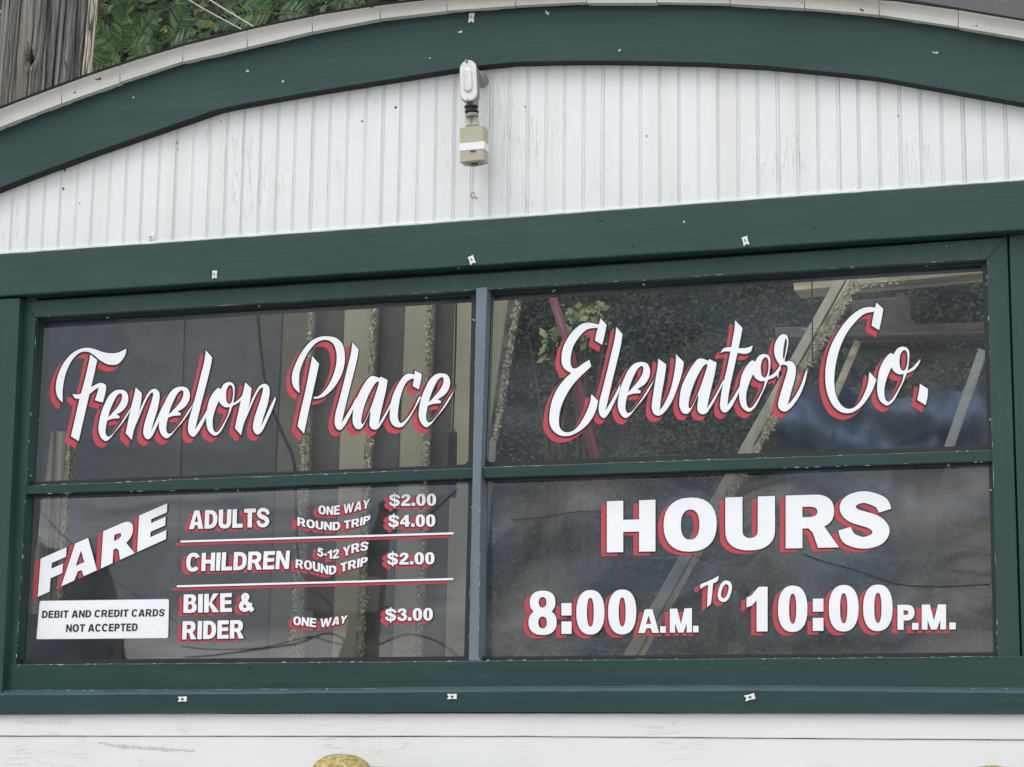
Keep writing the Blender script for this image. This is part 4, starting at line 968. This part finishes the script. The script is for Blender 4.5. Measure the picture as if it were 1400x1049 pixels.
kn = (-1.30, at(48, 103, PY)[2])
for j in range(NZ):
    z = z0p + (z1p - z0p) * j / (NZ - 1)
    for i in range(NA):
        r_ = prad * (1 + .02 * math.sin(3 * an[i])) - grv[j, i]
        dk = math.hypot((((an[i] - kn[0] + math.pi) % (2 * math.pi)) - math.pi) * prad, (z - kn[1]) * .8)
        r_ += .012 * math.exp(-(dk / .03) ** 2) - .075 * math.exp(-(dk / .012) ** 2)
        v.append((pole_at(z) + r_ * math.cos(an[i]), PY + r_ * math.sin(an[i]), z))
for j in range(NZ - 1):
    for i in range(NA): f.append((j * NA + i, j * NA + (i + 1) % NA, (j + 1) * NA + (i + 1) % NA, (j + 1) * NA + i))
up_ = tag(empty('utility_pole', (pole_at(0), PY, 0)), 'thick weathered wooden utility pole with knot hole behind the left roof edge', 'pole')
put('shaft', mesh('shaft', v, f, True), M_pole, up_)
put('lower_shaft', mesh('lower_shaft', *tube_mesh([(pole_at(0), PY, 0), (pole_at(2.6), PY, 2.6)], prad * .99, 24)), M_pole, up_)
# pale wood strips; the lit right edge is put into their colour
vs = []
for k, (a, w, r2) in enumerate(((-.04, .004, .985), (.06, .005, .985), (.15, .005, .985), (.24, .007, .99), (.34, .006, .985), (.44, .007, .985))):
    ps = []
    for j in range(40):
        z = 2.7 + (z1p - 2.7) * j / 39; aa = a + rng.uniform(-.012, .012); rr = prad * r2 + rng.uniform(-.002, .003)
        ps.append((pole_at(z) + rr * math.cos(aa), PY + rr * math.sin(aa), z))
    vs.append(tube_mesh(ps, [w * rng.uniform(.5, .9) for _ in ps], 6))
put('lit_wood_strip', mesh('lit_wood_strip', *join(*vs)), M_lit_wood, up_)
# pale overhead cables running behind the roof
M_cable = plain('pale_cable', (.55, .55, .53), .5, var=.1); M_wire = plain('black_wire', (.012, .012, .013), .6)
def cable(name, pts, y, r, mat, lab, y2=None, cat='cable', group=None):
    P = [at(x, yy, y + ((y2 - y) * i / (len(pts) - 1) if y2 is not None else 0)) for i, (x, yy) in enumerate(pts)]
    P = smooth([(p[0], p[2]) for p in P], 6, False); 
    ys = np.linspace(y, y2 if y2 is not None else y, len(P))
    return tag(put(name, mesh(name, *tube_mesh([(p[0], q, p[1]) for p, q in zip(P, ys)], r, 8), smooth=True), mat), lab, cat, group)
cable('overhead_cable', [(190, -48), (258, 0), (335, 43), (420, 90)], 2.5, .0022, M_cable, 'lower of two pale cables slanting down over the hillside leaves')
cable('overhead_cable', [(225, -45), (287, 0), (349, 38), (430, 90)], 2.5, .0024, M_cable, 'upper of two pale cables slanting down over the hillside leaves')
cable('thin_branch', [(-10, -5), (2, 20), (-2, 30), (8, 42)], 2.6, .0016, M_cable, 'thin pale twig left of the utility pole', cat='twig')
# asphalt roof of the next roof up, upper right corner
k = NT('mineral_roofing'); k.col(k.ramp(k.noise(350, detail=3), [(.3, (.035, .033, .036)), (.7, (.13, .125, .13))])); k.set(.95); k.bump(k.noise(400), .5, .002)
rc = [at(1180, -8, .75), at(1420, 31, .75), at(1560, 58, .75), at(1560, -300, 2.2), at(1180, -300, 2.2)]
rc2 = [(p[0], p[1] + .02, p[2] - .03) for p in rc]
rv = rc + rc2; rf = [(0, 1, 2, 3, 4), (9, 8, 7, 6, 5)] + [(i, i + 5, (i + 1) % 5 + 5, (i + 1) % 5) for i in range(5)]
nr = tag(empty('neighbour_roof', (rc[0][0] + .5, .9, 0)), 'dark grey mineral roof rising behind the right end of the cornice', 'roof')
put('roof_slope', mesh('roof_slope', rv, rf), k.m, nr)
ev = [at(1180, -12, .73), at(1560, 54, .73), at(1560, 62, .73), at(1180, -6, .73)]
put('eave_edge', mesh('eave_edge', ev + [(p[0], p[1] + .018, p[2]) for p in ev], [(3, 2, 1, 0), (0, 1, 5, 4), (2, 3, 7, 6)]), M_tar, nr)

# ------------------------------------------------------------------ behind the glass
M_pan_l = NT('beige_siding'); M_pan_l.col(M_pan_l.ramp(M_pan_l.noise(18, (1, 1, .3), detail=5), [(.3, (.34, .32, .225)), (.7, (.41, .39, .285))])); M_pan_l.set(.6); M_pan_l = M_pan_l.m
M_pan_d = plain('siding_shadow_grey', (.08, .08, .074), .6, scale=30, var=.12, bump=0)  # siding faces turned from the light, their shadow painted grey
M_pan_dd = plain('indoor_shadow_slate', (.045, .055, .07), .6, scale=20, var=.15, bump=0)  # indoor shadow painted as dark slate
M_pan_m = plain('drab_siding', (.20, .19, .145), .6, scale=20, var=.15, bump=0)
M_rope = NT('splintered_batten'); M_rope.col(M_rope.ramp(M_rope.noise(160, (1.4, 1, .55), detail=4, dist=1.2), [(.38, (.03, .025, .02)), (.5, (.25, .23, .16)), (.65, (.42, .40, .3))])); M_rope.set(.7); M_rope.bump(M_rope.noise(120, (1, 1, .5)), .8, .004); M_rope = M_rope.m
wallb = tag(empty('striped_wall', (at(480, 600, .9)[0], .9, 0)), 'wall of beige siding behind the left window, shaded faces coloured grey, with pale battens', 'wall')
YB = .9
def vboard(name, xt, xb, mat, y=YB, d=.02, top=395, bot=940, par=wallb):
    v = [at(xt[0], top, y), at(xt[1], top, y), at(xb[1], bot, y), at(xb[0], bot, y)]; v += [(p[0], y + d, p[2]) for p in v]
    return part(name, (v, [(3, 2, 1, 0), (4, 5, 6, 7), (0, 1, 5, 4), (1, 2, 6, 5), (2, 3, 7, 6), (3, 0, 4, 7)]), mat, par, .001)
def xx(x1, y1, x2, y2):   # edge through two points -> x at top 395 and bottom 940
    s_ = (x2 - x1) / (y2 - y1); return x1 + s_ * (395 - y1), x1 + s_ * (940 - y1)
edges = [(-40, 420, -60, 640), (170, 420, 163, 640), (252, 420, 246, 640), (340, 420, 331, 640), (386, 420, 376, 640), (422, 420, 411, 640), (428, 420, 421, 640), (472, 420, 464, 640), (507, 420, 497, 640), (515, 420, 505, 640), (552, 420, 544, 640), (584, 420, 576, 640), (592, 420, 584, 640), (622, 420, 616, 640), (690, 420, 672, 640)]
M_pan_x = plain('siding_shadow_slate', (.055, .062, .066), .6, scale=20, var=.2, bump=0); M_pan_y = plain('siding_shadow_drab', (.12, .115, .09), .6, scale=20, var=.15, bump=0)  # left boards coloured darker to paint the indoor shadow
mats = [M_pan_dd, M_pan_x, M_pan_dd, M_pan_x, M_pan_y, M_rope, M_pan_d, M_pan_l, M_rope, M_pan_d, M_pan_l, M_rope, M_pan_d, M_pan_l]
for i, m in enumerate(mats):
    a, b = xx(*edges[i]), xx(*edges[i + 1]); rp = m is M_rope
    vboard('batten' if rp else 'board', (a[0] - (.0 if rp else .5), b[0] + .5), (a[1] - .5, b[1] + .5), m, YB - (.03 if rp else .004 * (i % 2)))
# inner dark ceiling strip seen at the top of the panes
ia, ib = at(40, 330, .5), at(1400, 300, .5)
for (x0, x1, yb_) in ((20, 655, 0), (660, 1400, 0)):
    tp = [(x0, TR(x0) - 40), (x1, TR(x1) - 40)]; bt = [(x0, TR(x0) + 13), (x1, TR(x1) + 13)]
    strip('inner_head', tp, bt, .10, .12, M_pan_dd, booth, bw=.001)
# black aerial cord with plug hanging inside by the mullion
hc = tag(empty('hanging_cord', tuple(at(622, 400, .3))), 'black cord with a thick plug hanging behind the left window by the mullion', 'cord')
put('cord', mesh('cord', *tube_mesh([at(624, 396, .3), at(623, 470, .3), at(619, 590, .3)], .0022, 8)), M_wire, hc)
put('plug', mesh('plug', *tube_mesh([at(619, 586, .3), at(618.5, 592, .3), at(617.5, 630, .3), at(617, 680, .3)], [.003, .011, .012, .012], 12)), plain('navy_plastic', (.012, .018, .03), .4), hc)
cable('loose_cable', [(350, 395), (356, 470), (366, 540), (385, 590), (402, 632), (405, 700), (412, 780), (455, 830)], .35, .0044, M_wire, 'black cable sagging behind the left windows')
cable('loose_cable', [(1110, 370), (1110.5, 420), (1111, 500)], .6, .0016, M_wire, 'straight thin black wire behind the right window near the plank')
# pole reflection at far left, stood behind the glass as a solid post
M_reflection_post = NT('reflection_post_grey'); M_reflection_post.col(M_reflection_post.ramp(M_reflection_post.noise(60, (1, 1, .04), detail=6), [(.35, (.05, .045, .04)), (.6, (.26, .24, .2))])); M_reflection_post.set(.8); M_reflection_post = M_reflection_post.m
po = tag(empty('reflection_post', (at(75, 700, .7)[0], .7, 0)), 'grey splintered post standing in for a pole reflection at the far left', 'post')
vboard('reflection_post_face', (70, 92), (38, 76), M_reflection_post, .7, .06, 590, 840, po)
vboard('pale_edge', (92, 97), (74, 84), M_rope, .698, .03, 590, 840, po)
# old house with shingled roof and black gable, low behind the left pane
M_shing = NT('old_shingles'); M_shing.col(M_shing.ramp(M_shing.noise(60, (.3, 1, 1), detail=4), [(.35, (.012, .010, .009)), (.65, (.06, .05, .042))])); M_shing.set(.9); M_shing = M_shing.m
# faded blue notice inside
ps = tag(empty('faded_poster', tuple(at(203, 860, .10))), 'faded blue poster inside the lower left pane beside the white notice', 'poster')
v = [at(168, 812, .10), at(240, 806, .10), at(238, 905, .10), at(166, 907, .10)]; v += [(p[0], .101, p[2]) for p in v]
part('sheet', (v, [(3, 2, 1, 0), (4, 5, 6, 7), (0, 1, 5, 4), (1, 2, 6, 5), (2, 3, 7, 6), (3, 0, 4, 7)]), plain('faded_blue_print', (.075, .12, .17), .6, var=.1), ps, 0)
M_fade = plain('faded_white_print', (.20, .25, .29), .6)
def flat(C, y, mat, par): v, f = fill(C, 0, y=y); return put('lettering', mesh('lettering', v, f), mat, par)
flat(word('FACE MASK OR', [(170, 881), (234, 878)], [(170, 873.5), (234, 870.5)], (0, 0), 1, .25, .2, fine=.3), .098, M_fade, ps)
flat(word('COVERING', [(174, 895), (222, 893)], [(174, 887.5), (222, 885.5)], (0, 0), 1, .25, .2, fine=.3), .098, M_fade, ps)
flat(word('FACE', [(229, 831), (238, 830)], [(229, 824), (238, 823)], (0, 0), 1, .25, .2, fine=.3), .098, M_fade, ps)
# right window: timbers, red pole, planks, tarpaulin
M_timber = NT('old_timber'); M_timber.col(M_timber.ramp(M_timber.noise(26, (.12, 1, 1), detail=6), [(.35, (.06, .055, .04)), (.65, (.20, .18, .14))])); M_timber.set(.8); M_timber.bump(M_timber.noise(30, (.1, 1, 1)), .5, .004); M_timber = M_timber.m
M_timber_l = NT('pale_timber'); M_timber_l.col(M_timber_l.ramp(M_timber_l.noise(18, (.12, 1, 1), detail=7, dist=.5), [(.40, (.25, .21, .12)), (.6, (.62, .56, .38))])); M_timber_l.set(.8); M_timber_l = M_timber_l.m
M_gtimber = plain('grey_timber', (.085, .085, .07), .8, scale=20, var=.25)
def plank(name, a, b, w, y, d, mat, lab, cat='plank', w2=None, par=None):
    a, b = np.array(a, float), np.array(b, float); u = (b - a) / np.linalg.norm(b - a); n = np.array([-u[1], u[0]]); w2 = w2 or w
    q = [a - n * w / 2, b - n * w2 / 2, b + n * w2 / 2, a + n * w / 2]
    v = [at(p[0], p[1], y) for p in q]; v += [(p[0], y + d, p[2]) for p in v]
    o = part(name, (v, [(3, 2, 1, 0), (4, 5, 6, 7), (0, 1, 5, 4), (1, 2, 6, 5), (2, 3, 7, 6), (3, 0, 4, 7)]), mat, par, .0015)
    if par is None: tag(o, lab, cat)
    return o
plank('timber_beam', (1085, 391), (1346, 367), 13, 1.3, .1, M_timber_l, 'pale split beam along the top of the right window', 'beam')
plank('timber_beam', (1060, 455), (1352, 448), 15, 1.4, .1, M_timber, 'grey-brown beam crossing behind the script letter C', 'beam')
plank('timber_beam', (1160, 474), (1350, 484), 10, 1.5, .08, M_gtimber, 'thin grey beam below the grey-brown one', 'beam')
plank('deck_board', (1165, 434), (1243, 427), 46, 1.6, .03, M_gtimber, 'short grey board panel between the beams behind the right window', 'board')
plank('lean_board', (1132, 568), (1195, 562), 70, 1.65, .03, plain('dim_board', (.09, .1, .09), .8), 'dim board panel behind the script letters C and o', 'board')
dg = tag(empty('leaning_plank', tuple(at(830, 905, .8))), 'long diagonal plank with a frayed pale edge behind the right windows', 'plank')
M_dplank = NT('grey_plank'); M_dplank.col(M_dplank.ramp(M_dplank.noise(30, (1, 1, .3), detail=6), [(.3, (.36, .34, .26)), (.7, (.62, .59, .46))])); M_dplank.set(.7); M_dplank = M_dplank.m
plank('plank_face', (1151, 378), (856, 905), 12, .8, .04, M_dplank, '', par=dg, w2=16)
plank('plank_edge', (1161, 381), (869, 905), 3, .797, .04, M_timber_l, '', par=dg)
r = random.Random(12); V = []; Fc = []
def spl(cx, cy, n, sp, ang0, y, ln=(2, 9)):
    for _ in range(n):
        x = cx + r.uniform(-sp, sp); yy = cy + r.uniform(-sp, sp); a = ang0 + r.gauss(0, .7); l = r.uniform(*ln); w = r.uniform(.8, 2.3)
        ux_, uy_ = math.cos(a), math.sin(a); k = len(V); yd = y - r.uniform(0, .02)
        for p in ((x, yy), (x + ux_ * l * .5 - uy_ * w, yy + uy_ * l * .5 + ux_ * w), (x + ux_ * l, yy + uy_ * l), (x + ux_ * l * .5 + uy_ * w * .4, yy + uy_ * l * .5 - ux_ * w * .4)): V.append(at(p[0], p[1], yd))
        V.append(at(x + ux_ * l * .5, yy + uy_ * l * .5, yd + .006))
        Fc.extend([(k, k + 1, k + 4), (k + 1, k + 2, k + 4), (k + 2, k + 3, k + 4), (k + 3, k, k + 4)])
for i in range(150):
    t = i / 149; x = 1169 - 204 * t; yy = 384 + 338 * t
    if .34 < t < .37 or .62 < t < .66: continue
    spl(x + 2, yy, 7, 4.0 - 1.0 * t, r.choice((1.9, 2.6, 1.2)), .79, (4, 11))
for i in range(14): spl(1166 + i * 5, 390 - i * .6, 3, 4, .1, .79)
for i in range(8): spl(1100 + i * 5, 447 + i * .8, 4, 4, .6, .79)
M_fray = plain('frayed_fibre', (.93, .89, .72), .6, scale=90, var=.15)
o = put('frayed_edge', mesh('frayed_edge', V, Fc), M_fray, dg); o['kind'] = 'stuff'
V = []; Fc = []
for i in range(60):
    t = i / 59; spl(708 - 32 * t, 412 + 190 * t, 4, 3.2, 1.8, .79, (2, 7))
ds = tag(empty('slanting_batten', tuple(at(680, 640, .8))), 'slanting beige batten with frayed edge just right of the mullion', 'batten')
plank('batten_face', (686, 398), (664, 600), 22, .8, .03, M_pan_l, '', par=ds, w2=10)
plank('batten_side', (704, 398), (672, 600), 14, .795, .03, M_timber, '', par=ds, w2=8)
o = put('frayed_edge', mesh('frayed_edge', V, Fc), M_fray, ds); o['kind'] = 'stuff'
rp = tube_mesh([at(752, 395, 1.5), at(782, 490, 1.5), at(812, 620, 1.5), at(850, 800, 1.5)], .012, 12)
tag(put('red_pole', mesh('red_pole', *rp, smooth=True), plain('dark_red_paint_pole', (.16, .018, .03), .4)), 'dark red leaning pole behind the capital E', 'pole')
plank('thin_batten', (1343, 478), (1296, 612), 11, .9, .03, plain('grey_batten', (.28, .30, .28), .7), 'grey slanting batten behind the right end of the upper right window')
plank('thin_batten', (1300, 640), (1222, 850), 15, .9, .03, M_gtimber, 'pale slanting batten behind the lower right pane', w2=20)
plank('thin_batten', (1172, 466), (1132, 560), 8, .95, .02, M_timber_l, 'short pale slanting stick behind the left side of the script C')
# bright splinters standing off the pale battens of the striped wall
for (xa, xb, s_) in ((424, 398, 3.2), (511, 495, 3.4), (588, 572, 3.0)):
    V = []; Fc = []
    for i in range(170):
        t = i / 169; spl(xa + (xb - xa) * t, (405 if s_ != 3.2 else 450) + (905 - (405 if s_ != 3.2 else 450)) * t, 1, s_ * .7, r.choice((2.2, 2.2, .95)), YB - .036, (3, 8))
    o = put('splinters', mesh('splinters', V, Fc), M_fray, wallb); o['kind'] = 'stuff'
# blue tarpaulin
tv = []; tf = []; n1, n2 = 40, 14
for i in range(n1):
    for j in range(n2):
        px = 1062 + (1400 - 1062) * i / (n1 - 1); top_ = 532 - 9 * math.sin(i * .21 + .6) - 5 * math.sin(i * .83) - 3 * math.sin(i * 1.9); py = top_ + (705 - top_) * j / (n2 - 1)
        yy = 1.25 + .03 * math.sin(i * .5 + j * .9) + .03 * math.sin(j * 1.3 - i * .2) + .012 * math.sin(i * 1.7); tv.append(at(px, py, yy))
for i in range(n1 - 1):
    for j in range(n2 - 1): tf.append((i * n2 + j, i * n2 + j + 1, (i + 1) * n2 + j + 1, (i + 1) * n2 + j))
tag(put('tarpaulin', mesh('tarpaulin', tv, tf, True), plain('blue_tarp', (.022, .055, .115), .6, scale=9, var=.6, bump=0)), 'rumpled blue tarpaulin behind the lower part of the right window', 'tarpaulin')
# dark back of the booth behind the lower right pane
cable('thin_wire', [(1098, 758), (1130, 769), (1175, 781), (1225, 798), (1280, 802), (1352, 799)], .0185, .0011, M_wire, 'thin dark wire lying across the lower right pane', cat='wire')
cable('thin_wire', [(700, 711), (745, 707), (785, 700), (823, 700)], .0185, .0006, M_wire, 'short thin dark wire left of the word for opening times', cat='wire')

# ------------------------------------------------------------------ across the street (seen in the glass)
def mir(px, py, D): p = at(px, py, D); return (p[0], -p[1], p[2])
D0 = 11.0
M_pw = plain('street_pole_wood', (.16, .13, .08), .9, scale=6, var=.4)
sp_ = tag(empty('street_pole', (mir(490, 900, D0)[0], -D0, 0)), 'wooden street pole with transformer mirrored in the fare pane', 'pole')
base = mir(489, 905, D0)
put('shaft', mesh('shaft', *tube_mesh([(base[0] - .12, -D0, 0), base, mir(505, 800, D0), mir(522, 700, D0)], [.19, .15, .12, .05], 16)), M_pw, sp_)
a = mir(465, 787, D0 - .2); b = mir(462, 836, D0 - .2)
put('transformer', mesh('transformer', *tube_mesh([a, b], .30, 24)), plain('grey_transformer', (.55, .54, .48), .5, var=.05), sp_)
put('crossarm', mesh('crossarm', *tube_mesh([mir(425, 838, D0), mir(530, 838, D0)], .05, 6)), M_pw, sp_)
put('top_bracket', mesh('top_bracket', *tube_mesh([mir(516, 698, D0), mir(540, 690, D0)], .05, 8)), M_wire, sp_)
def rcable(pts, lab, r=.02): 
    P = smooth([mir(x, y, D0)[::2] for x, y in pts], 6, False); r = r * .42
    tag(put('street_wire', mesh('street_wire', *tube_mesh([(p[0], -D0, p[1]) for p in P], r, 6)), M_wire), lab, 'wire', 'street wires mirrored in the glass')
rcable([(250, 900), (330, 892), (405, 878), (450, 868), (480, 892), (500, 898)], 'sagging street wire mirrored left of the street pole')
rcable([(245, 882), (340, 888), (420, 872), (490, 895)], 'lower sagging street wire mirrored left of the street pole', .014)
rcable([(500, 895), (530, 876), (560, 868), (600, 880), (625, 898)], 'arched street wire mirrored right of the street pole')
rcable([(525, 730), (560, 720), (600, 690), (625, 665)], 'street wire rising to the upper right, mirrored beside the prices')
rcable([(498, 838), (510, 790), (522, 770), (560, 768)], 'jumper wire on the street pole mirrored below the middle price', .015)
rcable([(40, 690), (80, 730), (140, 785), (200, 825), (240, 850)], 'street wire crossing the word FARE in the mirrored view', .012)

# old house across the street: shingled slope on the left, black gable, dark red lower wall
D1 = 13.0
hs = tag(empty('shingled_house', (mir(90, 850, D1)[0], -D1, 0)), 'dark shingled house with black gable across the street, mirrored round the white notice', 'house')
def deep(pts, D, d, mat, name):
    v = [mir(x - 5, y - 15, D) for x, y in pts]; n = len(v); v += [(p[0], p[1] - d, p[2]) for p in v]
    part(name, (v, [tuple(range(n)), tuple(range(n, 2 * n))[::-1]] + [(i, i + n, (i + 1) % n + n, (i + 1) % n) for i in range(n)]), mat, hs, 0)
deep([(-80, 752), (52, 758), (104, 775), (136, 905), (146, 1060), (-80, 1060)], D1 + .3, .3, plain('old_wall', (.03, .026, .024), .8), 'wall')
for i in range(17):
    y0 = 744 + i * 8.4; xb = 60 + i * 4.6
    deep([(-80, y0), (xb - 14, y0 + 1 - i * .5), (xb - 9, y0 + 6.4 - i * .5), (-80, y0 + 6.8 + i * .1)], D1 + .1 - .008 * i, .12, M_shing, 'shingle_course')
deep([(86, 812), (100, 774), (128, 770), (143, 850), (156, 915), (160, 1060), (40, 1060), (40, 905)], D1 - .3, .25, plain('black_boards', (.008, .008, .009), .7), 'gable')
deep([(20, 868), (158, 868), (164, 1060), (20, 1060)], D1 - .5, .15, plain('dark_red_paint', (.035, .012, .014), .6), 'red_wall')
